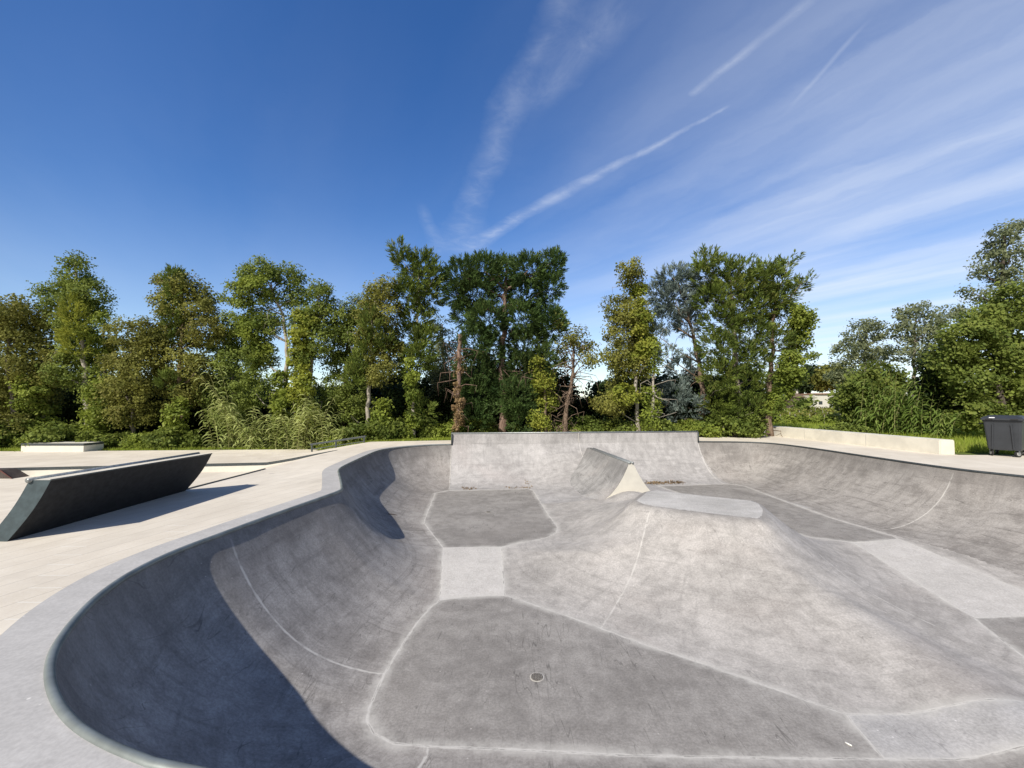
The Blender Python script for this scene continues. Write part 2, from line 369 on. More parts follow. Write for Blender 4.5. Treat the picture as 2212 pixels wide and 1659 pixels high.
def zsurf(P):
    P = np.asarray(P, float).reshape(-1, 2)
    ds, zs, ins, zin = [], [], np.zeros(len(P), bool), np.zeros(len(P))
    for _, poly, zf, _, _ in FLOORS:
        d, n = seg_dist(P, poly); i = inside(P, poly); d = np.where(i, 0, d)
        ds.append(d); zs.append(zf(n)); zin[i & ~ins] = zf(P)[i & ~ins]; ins |= i
    ds, zs = np.array(ds), np.array(zs); df = ds.min(0)
    w = np.exp(-(ds - df) / .22); zf = (zs * w).sum(0) / w.sum(0)
    dr, nr_ = seg_dist(P, RIM_C)
    sm = lambda x, a, c: (lambda q: q * q * (3 - 2 * q))(np.clip((x - a) / (c - a), 0, 1))
    mellow = np.where(nr_[:, 0] < -2, sm(nr_[:, 1], 4.1, 5.3) * (1 - sm(nr_[:, 1], 7.9, 8.7)), 0)   # the straight left-hand wall is a gentler bank
    z = zf + arc(df, dr, -zf, R(86) + (R(24) - R(86)) * mellow)
    dh, _ = seg_dist(P, HUMP); ih = inside(P, HUMP)
    dh = np.where(ih, 0, dh)
    zh = zf + arc(df, np.maximum(dh - .02, 0), ZH + .10 - zf)
    k = .16; h = np.clip(.5 + .5 * (ZH - zh) / k, 0, 1)
    zh = ZH * (1 - h) + zh * h - k * h * (1 - h)
    # the hump's back runs on as a low shoulder to the end of the spine
    z = np.maximum(z, zh)
    sh = np.linalg.norm((P - np.array(SHOULDER)) / np.array((1.15, 1.9)), axis=1)
    zsh = zf + (-.93 - zf) * np.exp(-(sh * 1.25) ** 2)
    z = np.maximum(z, np.where(df > 0, zf + (zsh - zf) * np.clip(df / .5, 0, 1), -9))
    z = np.where(ins, zin, z)
    return z
sp_far, sp_near = at_z(1281, 970, ZSP), at_z(1363, 1001, ZSP)
SHOULDER = (sp_near[0] - .05, sp_near[1] - .6)
def hit(u, v):
    d = ray(u, v); o = np.array((0, 0, EYE)); t = np.linspace(1.5, 24, 1200); P = o + t[:, None] * d
    zz = zsurf(P[:, :2]); below = np.nonzero((P[:, 2] < zz) & (P[:, 2] < .0))[0]
    i = below[0] if len(below) else len(t) - 1
    a, b = t[max(i - 1, 0)], t[i]
    for _ in range(14):
        m = (a + b) / 2; p = o + m * d
        if p[2] < zsurf(p[None, :2])[0]: b = m
        else: a = m
    return o + b * d

JOINTS_PX = [[(1408, 1097), (1398.6, 1117), (1387, 1170), (1365, 1241), (1331, 1305), (1297, 1357)],
             [(500, 1168), (508.7, 1197.5), (536.7, 1258), (583, 1328), (644, 1389), (700, 1421.5), (770, 1445), (829, 1456)],
             [(762, 1075), (800, 1112), (857, 1143.6), (888.6, 1148), (930, 1147.5)],
             [(975, 964), (973, 1010), (970, 1058)],
             [(1251, 958), (1252.5, 968), (1258, 985), (1264, 997)],
             [(1508, 956), (1509, 964), (1517.6, 988.5), (1531.6, 1016.5), (1549, 1035.8), (1564, 1045)],
             [(2061, 1017), (2050, 1046), (2027.6, 1083.6), (1990, 1117), (1945, 1138), (1902, 1145)],
             [(1768, 1196), (1851, 1263.6), (1945, 1316), (2020, 1351.7)],
             [(926, 1612), (918, 1640), (905, 1658)]]
JOINTS = []
for px in JOINTS_PX:
    pl = chaikin([hit(u, v)[:2] for u, v in px], 2, False)
    JOINTS.append(polyline_resample(pl, .06))
# ------------------------------------------------------------------ bowl: mesh
def along_of(V):                        # length along the rim of the nearest rim point
    RP = np.asarray(RIM_C); ia = np.array([np.argmin(((RP - p) ** 2).sum(1)) for p in seg_dist(V, RIM_C)[1]])
    return ia * .2 + ((V - RP[ia]) * (np.roll(RP, -1, 0) - np.roll(RP, 1, 0))[ia]).sum(1) / .4
def build_bowl():
    pts, edges = [], []
    def add_poly(Q, closed):
        i0 = len(pts); n = len(Q); pts.extend([tuple(q) for q in Q])
        for i in range(n - (0 if closed else 1)): edges.append((i0 + i, i0 + (i + 1) % n))
    add_poly(RIM, True)
    for _, poly, _, _, _ in FLOORS: add_poly(polyline_resample(poly, .08, True) if False else polyline_dense(poly), True)
    extra = []
    for _, poly, _, _, _ in FLOORS:
        Q = polyline_dense(poly); N = np.roll(Q, -1, 0) - np.roll(Q, 1, 0); N = np.stack([-N[:, 1], N[:, 0]], 1); N /= np.linalg.norm(N, axis=1)[:, None] + 1e-9
        for off in (-.15, -.1, -.05, -.022, .022, .05, .1, .15): extra.append(Q + N * off)
    for Q in JOINTS:
        N = np.gradient(Q, axis=0); N = np.stack([-N[:, 1], N[:, 0]], 1); N /= np.linalg.norm(N, axis=1)[:, None] + 1e-9
        for off in (-.05, -.025, 0, .025, .05): extra.append(Q + N * off)
    HD = polyline_dense(HUMP)
    extra.append(HD)
    for k in (.93, 1.05, 1.1): c = HD.mean(0); extra.append(c + (HD - c) * k)
    g = .085; xs = np.arange(-5.2, x1 + 1.2, g); ys = np.arange(1.4, 19, g * .866)
    X, Y = np.meshgrid(xs, ys); X[1::2] += g / 2; extra.append(np.stack([X.ravel(), Y.ravel()], 1))
    E = np.vstack(extra)
    d, _ = seg_dist(E, RIM_C); E = E[inside(E, RIM) & (d > .03)]
    # thin out near-duplicates on a 1.6 cm lattice
    _, idx = np.unique(np.round(E / .016).astype(int), axis=0, return_index=True); E = E[np.sort(idx)]
    pts.extend([tuple(e) for e in E])
    v, e, f, *_ = delaunay_2d_cdt([Vector(p) for p in pts], edges, [], 0, 1e-4)
    V = np.array([tuple(p) for p in v]); T = np.array([t for t in f if len(t) == 3])
    C = V[T].mean(1); T = T[inside(C, RIM)]; C = V[T].mean(1)
    Z = zsurf(V); dr, _ = seg_dist(V, RIM_C)
    onrim = seg_dist(V, RIM)[0] < 2e-3; Z[onrim] = 0
    joint = np.full(len(V), 9.0)
    for Q in JOINTS: joint = np.minimum(joint, seg_dist(V, Q, False)[0])
    pad = np.full(len(V), 9.0)
    for _, poly, _, _, _ in FLOORS: pad = np.minimum(pad, seg_dist(V, poly)[0])
    reg = np.full(len(T), -1)
    for i, (_, poly, _, _, _) in enumerate(FLOORS): reg[inside(C, poly) & (reg < 0)] = i
    reg[inside(C, HUMP) & (reg < 0)] = 100
    zc = zsurf(C)
    # hump flanks: nearer to the hump top than to the rim
    dh = seg_dist(C, HUMP)[0]; dR = seg_dist(C, RIM_C)[0]
    reg[(reg < 0) & (dh < dR * 1.6) & (dh < 7.5) & (C[:, 1] > 4.25) & (C[:, 0] > -.5) & (C[:, 1] < sp_near[1] + .2)] = 101
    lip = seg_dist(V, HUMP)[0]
    along = along_of(V)
    hc = np.array(HUMP).mean(0); dv = V - hc; halong = (np.arctan2(dv[:, 0], -dv[:, 1])) * 2.4
    # the panel of wall below the raised section
    t_ = (C - EXT_L) @ (EXT_R - EXT_L) / ((EXT_R - EXT_L) ** 2).sum()
    reg[(reg == -1) & (t_ > 0) & (t_ < 1) & (C[:, 1] > 12.5)] = 102
    return V, Z, T, reg, joint, pad, dr, lip, along, halong
def polyline_dense(poly):
    Q = np.asarray(poly, float); out = []
    for a, b in zip(Q, np.roll(Q, -1, 0)):
        n = max(1, int(round(np.linalg.norm(b - a) / .08))); out += [a + (b - a) * i / n for i in range(n)]
    return np.array(out)

bowl = empty('skate_bowl', (0, 0, 0))
tag(bowl, 'sunken grey concrete skate bowl with curved walls, central hump and steel coping', 'skate bowl')
V, Z, T, reg, joint, pad, dr, lip, along, halong = build_bowl()
V3 = np.column_stack([V, Z])
# vertex normals over the whole surface, so that pieces meet without a visible seam
FN = np.cross(V3[T[:, 1]] - V3[T[:, 0]], V3[T[:, 2]] - V3[T[:, 0]])
flip = FN[:, 2] < 0; T[flip] = T[flip][:, ::-1]; FN[flip] *= -1
VN = np.zeros_like(V3)
for k in range(3): np.add.at(VN, T[:, k], FN)
VN /= np.linalg.norm(VN, axis=1)[:, None] + 1e-12
def piece(sel, name, mat, parent, label=None, dr=dr, along=along):
    t = T[sel]; used, inv = np.unique(t, return_inverse=True); t = inv.reshape(t.shape)
    me = np_mesh(name, V3[used], t)
    for nm, arr in (('joint', joint), ('pad_edge', pad), ('rim_dist', dr), ('along', along)):
        a = me.attributes.new(nm, 'FLOAT', 'POINT'); a.data.foreach_set('value', arr[used].astype(np.float32))
    o = link(name, me, mat, parent, True)
    me.normals_split_custom_set_from_vertices([tuple(n) for n in VN[used]])
    if label: o['label'] = label
    return o
piece(reg == -1, 'curved_wall', M['wall'], bowl)
piece(reg == 102, 'back_wall', M['ext'], bowl, 'wall panel under the raised section at the back')
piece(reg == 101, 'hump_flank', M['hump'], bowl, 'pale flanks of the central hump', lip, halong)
piece(reg == 100, 'hump_top', M['top'], bowl, 'flat bluish top of the central hump', lip, halong)
for i, (nm, poly, zf, mt, lab) in enumerate(FLOORS): piece(reg == i, nm, M[mt], bowl, lab)

# spine
spine_axis = sp_far[:2] - sp_near[:2]; sp_len = np.linalg.norm(spine_axis); sa = spine_axis / sp_len; sn = np.array((sa[1], -sa[0]))   # sn points right
def spine_profile(w, far=0.0):                   # signed offset across the ridge -> height
    w = np.asarray(w, float); top = .075
    out = np.empty_like(w)
    for sgn, run, pw in ((-1, 2.35, 4.3 - 2.1 * far), (1, 1.85, 3.2 - .4 * far)):
        m = (w * sgn >= 0); d = np.abs(w[m]) - top
        q = np.clip(1 - np.maximum(d, 0) / run, 0, 1)
        out[m] = ZA - .006 + (ZSP - ZA) * q ** pw
    return out
ws = np.concatenate([np.linspace(-2.4, -.075, 44), np.linspace(-.04, .04, 3), np.linspace(.075, 1.85, 36)])
ss = np.linspace(0, sp_len + .9, 40)
W_, S2 = np.meshgrid(ws, ss)
s0 = np.clip(ws, -1.2, 1.2) * .12          # the end is cut a little at a slant
S2 = s0[None, :] + S2 / S2.max() * (sp_len + .9 - s0[None, :])
XY = sp_near[:2] + S2[..., None] * sa + W_[..., None] * sn
Zs = np.array([spine_profile(ws, min(1, f * 1.5)) for f in np.linspace(0, 1, len(ss))])
nw, ns = len(ws), len(ss)
vs = np.column_stack([XY.reshape(-1, 2), Zs.ravel()])
fs = [(j * nw + i, j * nw + i + 1, (j + 1) * nw + i + 1, (j + 1) * nw + i) for j in range(ns - 1) for i in range(nw - 1)]
spm = np_mesh('spine', vs, fs)
for nm_, ar_ in (('rim_dist', np.maximum(np.abs(W_) - .07, 0).ravel()), ('along', S2.ravel())):
    a_ = spm.attributes.new(nm_, 'FLOAT', 'POINT'); a_.data.foreach_set('value', ar_.astype(np.float32))
sp = link('spine', spm, M['spine'], bowl, True); sp['label'] = 'narrow curved ridge rising from the far floor'
ev = [(*(sp_near[:2] + sa * (s_ - .012) + w * sn), z) for w, z, s_ in zip(ws, Zs[0], s0) if -1.1 < w < 1.2]; n = len(ev)
ev += [(p[0], p[1], ZA - .3) for p in ev]
link('spine_end_face', np_mesh('spine_end_face', ev, [(i, n + i, n + i + 1, i + 1) for i in range(n - 1)]), M['cream_face'], sp)
for sgn in (-1, 1):
    p0 = sp_near[:2] - sa * .03 + sn * sgn * .052; p1 = sp_near[:2] + sa * (sp_len + .12) + sn * sgn * .052
    MB().tube([(*p0, ZSP + .012), (*p1, ZSP + .012)], .034, 10).build('coping_pipe', M['galv'], sp, True)

# extension of the back wall
ed = EXT_R - EXT_L; eL = np.linalg.norm(ed); ed = ed / eL; en = np.array((-ed[1], ed[0]))      # en points away from the bowl
me_b = MB()
def exl(s, w, z): return (*(EXT_L + ed * s + en * w), z)
nx = 60
bm = me_b.bm
prof = [(.03, -.12), (-.003, -.012), (.0, .02), (.012, .1), (.023, .2), (.031, .3), (.037, ZEXT), (.55, ZEXT), (.55, -.1)]
rows = [[bm.verts.new(exl(eL * i / nx, w, z)) for w, z in prof] for i in range(nx + 1)]
for i in range(nx):
    for j in range(len(prof) - 1): bm.faces.new((rows[i][j], rows[i + 1][j], rows[i + 1][j + 1], rows[i][j + 1]))
bm.faces.new(rows[0]); bm.faces.new(rows[-1][::-1])
bmesh.ops.recalc_face_normals(bm, faces=bm.faces[:])
ext = me_b.build('extension_wall', M['ext'], bowl, True); ext.data.set_sharp_from_angle(angle=R(28))
for nm_, va_ in (('joint', 9.0), ('pad_edge', 9.0), ('rim_dist', None), ('along', None)):
    a_ = ext.data.attributes.new(nm_, 'FLOAT', 'POINT')
    a_.data.foreach_set('value', np.array([va_ if va_ else ((-v.co.z) if nm_ == 'rim_dist' else float(along_of(np.array([v.co[:2]]))[0])) for v in ext.data.vertices], dtype=np.float32))
ext['label'] = 'raised section of the back wall'
MB().tube([exl(-.02, .05, ZEXT + .012), exl(eL + .02, .05, ZEXT + .012)], .034, 10).build('coping_pipe', M['galv'], ext, True)
for s in (0, eL):
    MB().tube([exl(s, -.02, ZEXT), exl(s, -.02, -.02)], .032, 8).build('edge_angle', M['steel_dark'], ext, True)
sx = np.linalg.norm(np.array(hit(1251, 958)[:2]) - EXT_L)
MB().box(exl(sx, .017, .22), (.025, .036, .41), Matrix.Rotation(math.atan2(ed[1], ed[0]), 4, 'Z')).build('wall_joint', M['drain_ring'], ext)

# coping round the rim, left run in weathered green-grey, right run in dark steel
def rim_run(a, b):                       # rim vertices from nearest-to-a to nearest-to-b going round
    ia = np.argmin(((RIM - a) ** 2).sum(1)); ib = np.argmin(((RIM - b) ** 2).sum(1))
    return RIM[ia:ib + 1] if ib > ia else np.vstack([RIM[ia:], RIM[:ib + 1]])
runL = rim_run(np.array((.5, 1.77)), EXT_L); runR = rim_run(EXT_R, np.array((.5, 1.77)))
MB().tube([(x, y, -.004) for x, y in runL], .027, 14).build('coping_pipe', M['coping'], bowl, True)
MB().tube([(x, y, .004) for x, y in runR], .030, 12).build('coping_pipe', M['steel_dark'], bowl, True)
# grey border strip outside the coping on the left
def offset_line(Q, d):
    t = np.gradient(Q, axis=0); n = np.stack([-t[:, 1], t[:, 0]], 1); n /= np.linalg.norm(n, axis=1)[:, None]
    for _ in range(14): n[1:-1] = (n[:-2] + 2 * n[1:-1] + n[2:]) / 4
    return Q + n / np.linalg.norm(n, axis=1)[:, None] * d
sgnL = 1
off = offset_line(runL, .36)
if inside(off[len(off) // 3][None], RIM)[0]: off = offset_line(runL, -.36); sgnL = -1
bv = []; nrow = 5
for j in range(nrow): bv.append(runL + (off - runL) * (.03 + .97 * j / (nrow - 1)))
bv = np.vstack(bv); m_ = len(runL)
fb = [(j * m_ + i, j * m_ + i + 1, (j + 1) * m_ + i + 1, (j + 1) * m_ + i) for j in range(nrow - 1) for i in range(m_ - 1)]
bo = link('rim_border', np_mesh('rim_border', np.column_stack([bv, np.full(len(bv), .005)]), fb), M['border'], bowl, True)
# drains
def drain(u, v, r):
    p = hit(u, v)
    ring = MB(); ring.tube([(p[0], p[1], p[2] - .02), (p[0], p[1], p[2] + .004)], r * 1.16, 28)
    d = ring.build('drain', M['drain_ring'], bowl)
    g = MB(); g.tube([(p[0], p[1], p[2] - .01), (p[0], p[1], p[2] + .005)], r, 28)
    for i in range(-3, 4):
        x = i * r * .26; h = math.sqrt(max(r * r - x * x, 0)) * .94
        g.box((p[0] + x, p[1], p[2] + .008), (r * .12, 2 * h, .008), Matrix.Rotation(0, 4, 'Z'))
    gr = g.build('drain_grate', M['drain'], d)
drain(1160, 1463, .072); drain(1055, 1106.5, .068)

# ------------------------------------------------------------------ deck and lower terraces
CRX = -6.15
def yc(x): return 14.9 + (x + 8.6) * .17          # line of the low step on the left
back = [(CRX, 18.5), (-2.7, 19.3), (9.8, 22.2), (13.75, 23.15), (14.35, 23.3), (14.35, 13.62), (40, 13.2), (40, -14), (CRX, -14)]
def build_deck():
    outer = polyline_dense_step(back, .8)
    pts, edges = [], []
    for Q in (outer, RIM):
        i0 = len(pts); pts.extend(map(tuple, Q)); edges.extend((i0 + i, i0 + (i + 1) % len(Q)) for i in range(len(Q)))
    v, e, f, *_ = delaunay_2d_cdt([Vector(p) for p in pts], edges, [], 0, 1e-4)
    V = np.array([tuple(p) for p in v]); T = np.array([t for t in f if len(t) == 3]); C = V[T].mean(1)
    T = T[inside(C, outer) & ~inside(C, RIM)]
    me = np_mesh('deck', np.column_stack([V, np.zeros(len(V))]), T)
    return link('deck', me, M['deck'])
def polyline_dense_step(poly, st):
    Q = np.asarray(poly, float); out = []
    for a, b in zip(Q, np.roll(Q, -1, 0)):
        n = max(1, int(round(np.linalg.norm(b - a) / st))); out += [a + (b - a) * i / n for i in range(n)]
    return np.array(out)
tag(build_deck(), 'pale cream concrete and paved deck around the bowl', kind='structure')
ZL, ZU = -.69, -.42
def z_low(x, y):
    foot = np.interp(y, [9.5, 14.9], [-7.5, -9.2]); t = np.clip((CRX - x) / (CRX - foot), 0, 1); return ZL * (t * .9 + .1 * t * t * (3 - 2 * t))
def z_up(x, y):
    t = np.clip((CRX - x) / 2.5, 0, 1); return ZU * (t * .8 + .2 * t * t * (3 - 2 * t))
xs = np.concatenate([np.linspace(-40, -10, 16), np.linspace(-9.8, CRX, 26)])
def terrace(name, ylo, yhi, zf, ny):
    vs = []
    for j in range(ny + 1):
        for x in xs:
            y = ylo(x) + (yhi(x) - ylo(x)) * j / ny; vs.append((x, y, zf(x, y)))
    n = len(xs); fs = [(j * n + i, j * n + i + 1, (j + 1) * n + i + 1, (j + 1) * n + i) for j in range(ny) for i in range(n - 1)]
    o = link(name, np_mesh(name, vs, fs), M['deck'], None, True); o.data.shade_smooth() if hasattr(o.data, 'shade_smooth') else None
    return o
tag(terrace('lower_terrace', lambda x: -14.0, yc, z_low, 40), 'lower paved ground left of the bowl deck', kind='structure')
def yb(x): return float(np.interp(x, [-40, -20, -9.5, CRX], [18.3, 18.6, 19.4, 18.5]))
tag(terrace('upper_terrace', yc, yb, z_up, 8), 'upper paved ground behind the low step', kind='structure')
# low step between them: face and steel edge
st = empty('step_ledge', (-14, yc(-14), ZL)); tag(st, 'long low cream concrete step with a dark steel edge, left of the bowl', 'ledge')
sv, sf = [], []
xe = np.concatenate([np.linspace(-40, -10, 16), np.linspace(-9.8, CRX, 26)])
for x in xe:
    y = yc(x); zt = z_up(x, y); zb = min(z_low(x, y), zt) - .02; sv += [(x + 14, -.004 + y - yc(-14), zb - ZL), (x + 14, -.004 + y - yc(-14), zt - .08 - ZL)]
for i in range(len(xe) - 1): sf.append((2 * i, 2 * i + 2, 2 * i + 3, 2 * i + 1))
link('step_face', np_mesh('step_face', sv, sf), M['cream_face'], st)
eb = MB()
edge = [(x + 14, y_ - yc(-14) + 0, z_up(x, y_) - ZL) for x, y_ in ((x, yc(x)) for x in xe if x < CRX - .02)]
for a, b in zip(edge[:-1], edge[1:]):
    vv = [eb.bm.verts.new(p) for p in ((a[0], a[1] - .008, a[2] - .085), (b[0], b[1] - .008, b[2] - .085), (b[0], b[1] - .008, b[2] + .004), (a[0], a[1] - .008, a[2] + .004))]
    eb.bm.faces.new(vv)
    vv = [eb.bm.verts.new(p) for p in ((a[0], a[1] - .008, a[2] + .005), (b[0], b[1] - .008, b[2] + .005), (b[0], b[1] + .06, b[2] + .005), (a[0], a[1] + .06, a[2] + .005))]
    eb.bm.faces.new(vv)
eb.build('steel_edge', M['steel_dark'], st)
ek = MB(); ek.box((CRX - .01, 9.25, .008), (.03, 2.7, .03))
tag(ek.build('edging_strip', M['steel_dark']), 'thin dark edging strip from the leaning slab along the crest of the deck', 'edging')

# terrain: one sheet to the horizon with a hole for the park
def terrain():
    hole = [(-39, 18.0), (-20, 18.3), (-9.5, 19.1), (CRX, 18.2), (-2.7, 19.0), (9.8, 21.9), (14.2, 23.0), (14.2, 13.5), (39, 13.1), (39, -13), (-39, -13)]
    hole = polyline_dense_step(hole, 1.5)
    pts = [tuple(p) for p in hole]; edges = [(i, (i + 1) % len(hole)) for i in range(len(hole))]
    g = []
    for r in list(np.linspace(2, 60, 24)) + [75, 95, 120, 160, 220, 320, 480, 800, 1500]:
        for a in np.linspace(0, 2 * math.pi, 72, endpoint=False): g.append((r * math.cos(a) , 15 + r * math.sin(a)))
    g = np.array(g); d, _ = seg_dist(g, hole); g = g[~inside(g, hole) & (d > .4)]
    pts += [tuple(p) for p in g]
    v, e, f, *_ = delaunay_2d_cdt([Vector(p) for p in pts], edges, [], 0, 1e-4)
    V = np.array([tuple(p) for p in v]); T = np.array([t for t in f if len(t) == 3]); C = V[T].mean(1)
    T = T[~inside(C, hole)]
    V3 = np.column_stack([V, tz(V)])
    return link('ground', np_mesh('ground', V3, T), M['earth'], None, True)
def tz(V):
    V = np.asarray(V, float).reshape(-1, 2); y = V[:, 1]; x = V[:, 0]
    base = np.interp(x, [-9.5, -6, -2], [-.50, -.12, -.05])
    base = np.where(y < 0, -.05, base)
    rise = 1.35 * np.clip((y - 30) / 70, 0, 1)
    return base * np.clip(1 - (y - 40) / 40, 0, 1) + rise
tag(terrain(), 'grassy ground around the park reaching the horizon', kind='structure')

# ------------------------------------------------------------------ curved slab obstacle
b0, b1 = at_z(15, 1170, 0), at_z(401, 1060, 0)
HO = .70
t0, t1 = at_z(110, 1037, HO), at_z(458, 980, HO)
slab = empty('wave_wall', (b0[0], b0[1], 0)); tag(slab, 'leaning charcoal slab with cream top on the deck left of the bowl', 'skate obstacle')
def loft(mb, prof, ts):
    """prof(f): list of (offset left of the right-hand face, height); ts: 0 near .. 1 far"""
    rows = []
    for f in ts:
        B = b0 + (b1 - b0) * f; Tt = t0 + (t1 - t0) * f
        row = []
        for w, h in prof:
            q = h / HO; e = q - .16 * math.sin(q * math.pi) * -1 * .55        # steeper towards the top
            e = min(1, e)
            P = B + (Tt - B) * e; row.append(mb.bm.verts.new((P[0] - w - b0[0], P[1] - b0[1], h)))
        rows.append(row)
    return rows
hs = np.linspace(0, HO, 13)
def side(w, name, mat, top):
    mb = MB(); rows = loft(mb, [(w, h) for h in hs if h <= top + 1e-6], np.linspace(0, 1, 9))
    for a, b in zip(rows[:-1], rows[1:]):
        for i in range(len(a) - 1): mb.bm.faces.new((a[i], b[i], b[i + 1], a[i + 1]))
    return mb.build(name, mat, slab, True)
side(0.0, 'side_face', M['charcoal'], HO); side(.26, 'side_face', M['slate'], HO)
for f, mt in ((0, 'slate'), (1, 'charcoal')):
    mb = MB(); r = loft(mb, [(0, h) for h in hs], [f])[0]; l = loft(mb, [(.26, h) for h in hs], [f])[0]
    for i in range(len(r) - 1): mb.bm.faces.new((l[i], r[i], r[i + 1], l[i + 1]))
    mb.build('end_face', M[mt], slab)
mb = MB(); r = loft(mb, [(0.0, HO)], np.linspace(0, 1, 9)); l = loft(mb, [(.26, HO)], np.linspace(0, 1, 9))
for a, b, c, d in zip(l[:-1], r[:-1], r[1:], l[1:]): mb.bm.faces.new((a[0], b[0], c[0], d[0]))
mb.build('top_strip', M['cream'], slab)
MB().tube([(t0[0] - .25 - b0[0], t0[1] - .03 - b0[1], HO + .0), (t1[0] - .25 - b0[0], t1[1] - b0[1], HO + .0)], .03, 10).build('coping_pipe', M['galv'], slab, True)
MB().tube([(t0[0] - b0[0] - .002, t0[1] - b0[1], HO + .001), (t1[0] - b0[0] - .002, t1[1] - b0[1], HO + .001)], .010, 6).build('steel_edge', M['steel_dark'], slab, True)

# ------------------------------------------------------------------ ledges, rail, kicker, bin
p_f, p_n = at_z(1648, 938.5, 0), at_z(2031, 981.6, 0)
lg = empty('concrete_ledge', (p_n[0], p_n[1], 0)); tag(lg, 'long low cream concrete ledge along the right-hand deck edge', 'ledge')
mb = MB(); mb.prism([(0, 0), (.5, 0), (.5, p_f[1] - p_n[1]), (p_f[0] - p_n[0], p_f[1] - p_n[1])], -.03, .47, 'z', .025).build('ledge_block', M['pale_end'], lg)
for f in (.30, .66):
    MB().box((-.001 + (p_f[0] - p_n[0]) * f, (p_f[1] - p_n[1]) * f, .23), (.006, .02, .44)).build('block_joint', M['drain_ring'], lg)

bx0, bx1 = at_z(45, 976, ZU), at_z(180, 976, ZU)
lb = empty('box_ledge', (bx0[0], bx0[1], ZU)); tag(lb, 'short cream box ledge with a dark edge near the far left trees', 'ledge')
wL = bx1[0] - bx0[0]
MB().box((wL / 2, .45, .165), (wL, .9, .37)).build('box_block', M['cream_face'], lb)
eb = MB(); hh = .315
for c, s in (((wL / 2, -.003, hh), (wL + .012, .014, .10)), ((wL + .003, .45, hh), (.012, .9, .10)), ((-.003, .45, hh), (.012, .9, .10)), ((wL / 2, .903, hh), (wL, .012, .10))): eb.box(c, s)
eb.build('steel_edge', M['steel_dark'], lb)

# flat-topped kicker cut by the left edge
kp = at_z(26, 1034, ZL)
kk = empty('kicker_ramp', (kp[0], kp[1], ZL)); tag(kk, 'small dark-topped kicker ramp with a red end, at the far left edge', 'ramp')
mb = MB(); mb.prism([(0, -.01), (-.35, .24), (-2.4, .24), (-2.4, -.01)], 0, 1.3, 'y').build('ramp_body', M['brown'], kk)
MB().prism([(.06, -.005), (.03, .03), (-.33, .28), (-.36, .25)], -.05, -.03, 'y').build('edge_trim', M['red'], kk)
mb = MB(); mb.prism([(.03, .0), (-.345, .265), (-2.4, .265), (-2.4, .245), (-.352, .245), (0, -.006)], -.03, 1.33, 'y').build('ramp_surface', M['brown'], kk)

# grind rail: three posts, top bar, lower bar
ry = 18.35
ra, rb = at_y(673, 958.5, ry), at_y(788, 941.5, ry)
rl = empty('grind_rail', (ra[0], ry, z_up(ra[0], ry))); tag(rl, 'dark grey steel grind rail on three posts, sloping down the far bank', 'rail')
o_ = np.array((ra[0], ry, z_up(ra[0], ry)))
A0, A1 = ra - o_, rb - o_
ang = math.atan2(A1[2] - A0[2], A1[0] - A0[0]); Ln = math.hypot(A1[0] - A0[0], A1[2] - A0[2]); ct = (A0 + A1) / 2
rot = Matrix.Rotation(-ang, 4, 'Y')
MB().box((ct[0], 0, ct[2] - .03), (Ln + .1, .08, .075), rot, .008).build('top_bar', M['steel_dark'], rl)
MB().box((ct[0], 0, ct[2] - .235), (Ln, .045, .04), rot).build('lower_bar', M['steel_dark'], rl)
for f in (0.01, .46, .99):
    x = A0[0] + (A1[0] - A0[0]) * f; zt = A0[2] + (A1[2] - A0[2]) * f
    zg = z_up(o_[0] + x, ry) - o_[2]
    MB().box((x, 0, (zt - .05 + zg) / 2 - .01), (.055, .05, zt - .05 - zg + .02)).build('post', M['steel_dark'], rl)

# wheeled bin
bin_ = empty('wheeled_bin', (*at_z(2127, 984, 0)[:2], 0), math.atan2(-.83, .55))
tag(bin_, 'large dark grey four-wheeled rubbish bin beside the right-hand ledge', 'bin')
# local frame: x along the short side (left to right as seen), y away from the camera
BW, BL = .80, 1.18
def ring(w0, w1, l0, l1, z, r=.05):
    pts = []
    for cx, cy, a0 in ((w1 - r, l1 - r, 0), (w0 + r, l1 - r, 90), (w0 + r, l0 + r, 180), (w1 - r, l0 + r, 270)):
        for k in range(4): a = R(a0 + 30 * k); pts.append((cx + r * math.cos(a), cy + r * math.sin(a), z))
    return pts
def skin(mb, rings, cap0=True, cap1=True):
    rv = [[mb.bm.verts.new(p) for p in r] for r in rings]
    for a, b in zip(rv[:-1], rv[1:]):
        n = len(a)
        for i in range(n): mb.bm.faces.new((a[i], a[(i + 1) % n], b[(i + 1) % n], b[i]))
    if cap0: mb.bm.faces.new(rv[0][::-1])
    if cap1: mb.bm.faces.new(rv[-1])
    return mb
mb = MB(); skin(mb, [ring(.08, BW - .06, .06, BL - .06, .20), ring(.06, BW - .04, .05, BL - .05, .26), ring(.0, BW, .0, BL, 1.06), ring(-.02, BW + .02, -.02, BL + .02, 1.08), ring(-.02, BW + .02, -.02, BL + .02, 1.13)])
for xr in (.19, .60):                       # ribs on the front
    mb.box((xr, .004, .62), (.03, .05, .78), Matrix.Rotation(R(4.0), 4, 'X') @ Matrix.Rotation(R(-2 if xr > .4 else 3.5), 4, 'Y'))
body = mb.build('body', M['binplastic'], bin_)
mb = MB(); skin(mb, [ring(-.05, BW + .05, -.07, BL + .05, 1.13), ring(-.05, BW + .05, -.07, BL + .05, 1.18), ring(-.01, BW + .01, -.01, BL, 1.22), ring(.10, BW - .10, .12, BL - .15, 1.275)])
lid = mb.build('lid', M['binplastic'], bin_)
MB().box((.20, -.035, 1.206), (.12, .045, .004), Matrix.Rotation(R(32), 4, 'X')).build('sticker', M['white'], lid)
for xg in (.14, .66): MB().box((xg, -.073, 1.155), (.15, .012, .03)).build('grip_slot', M['rubber'], lid)
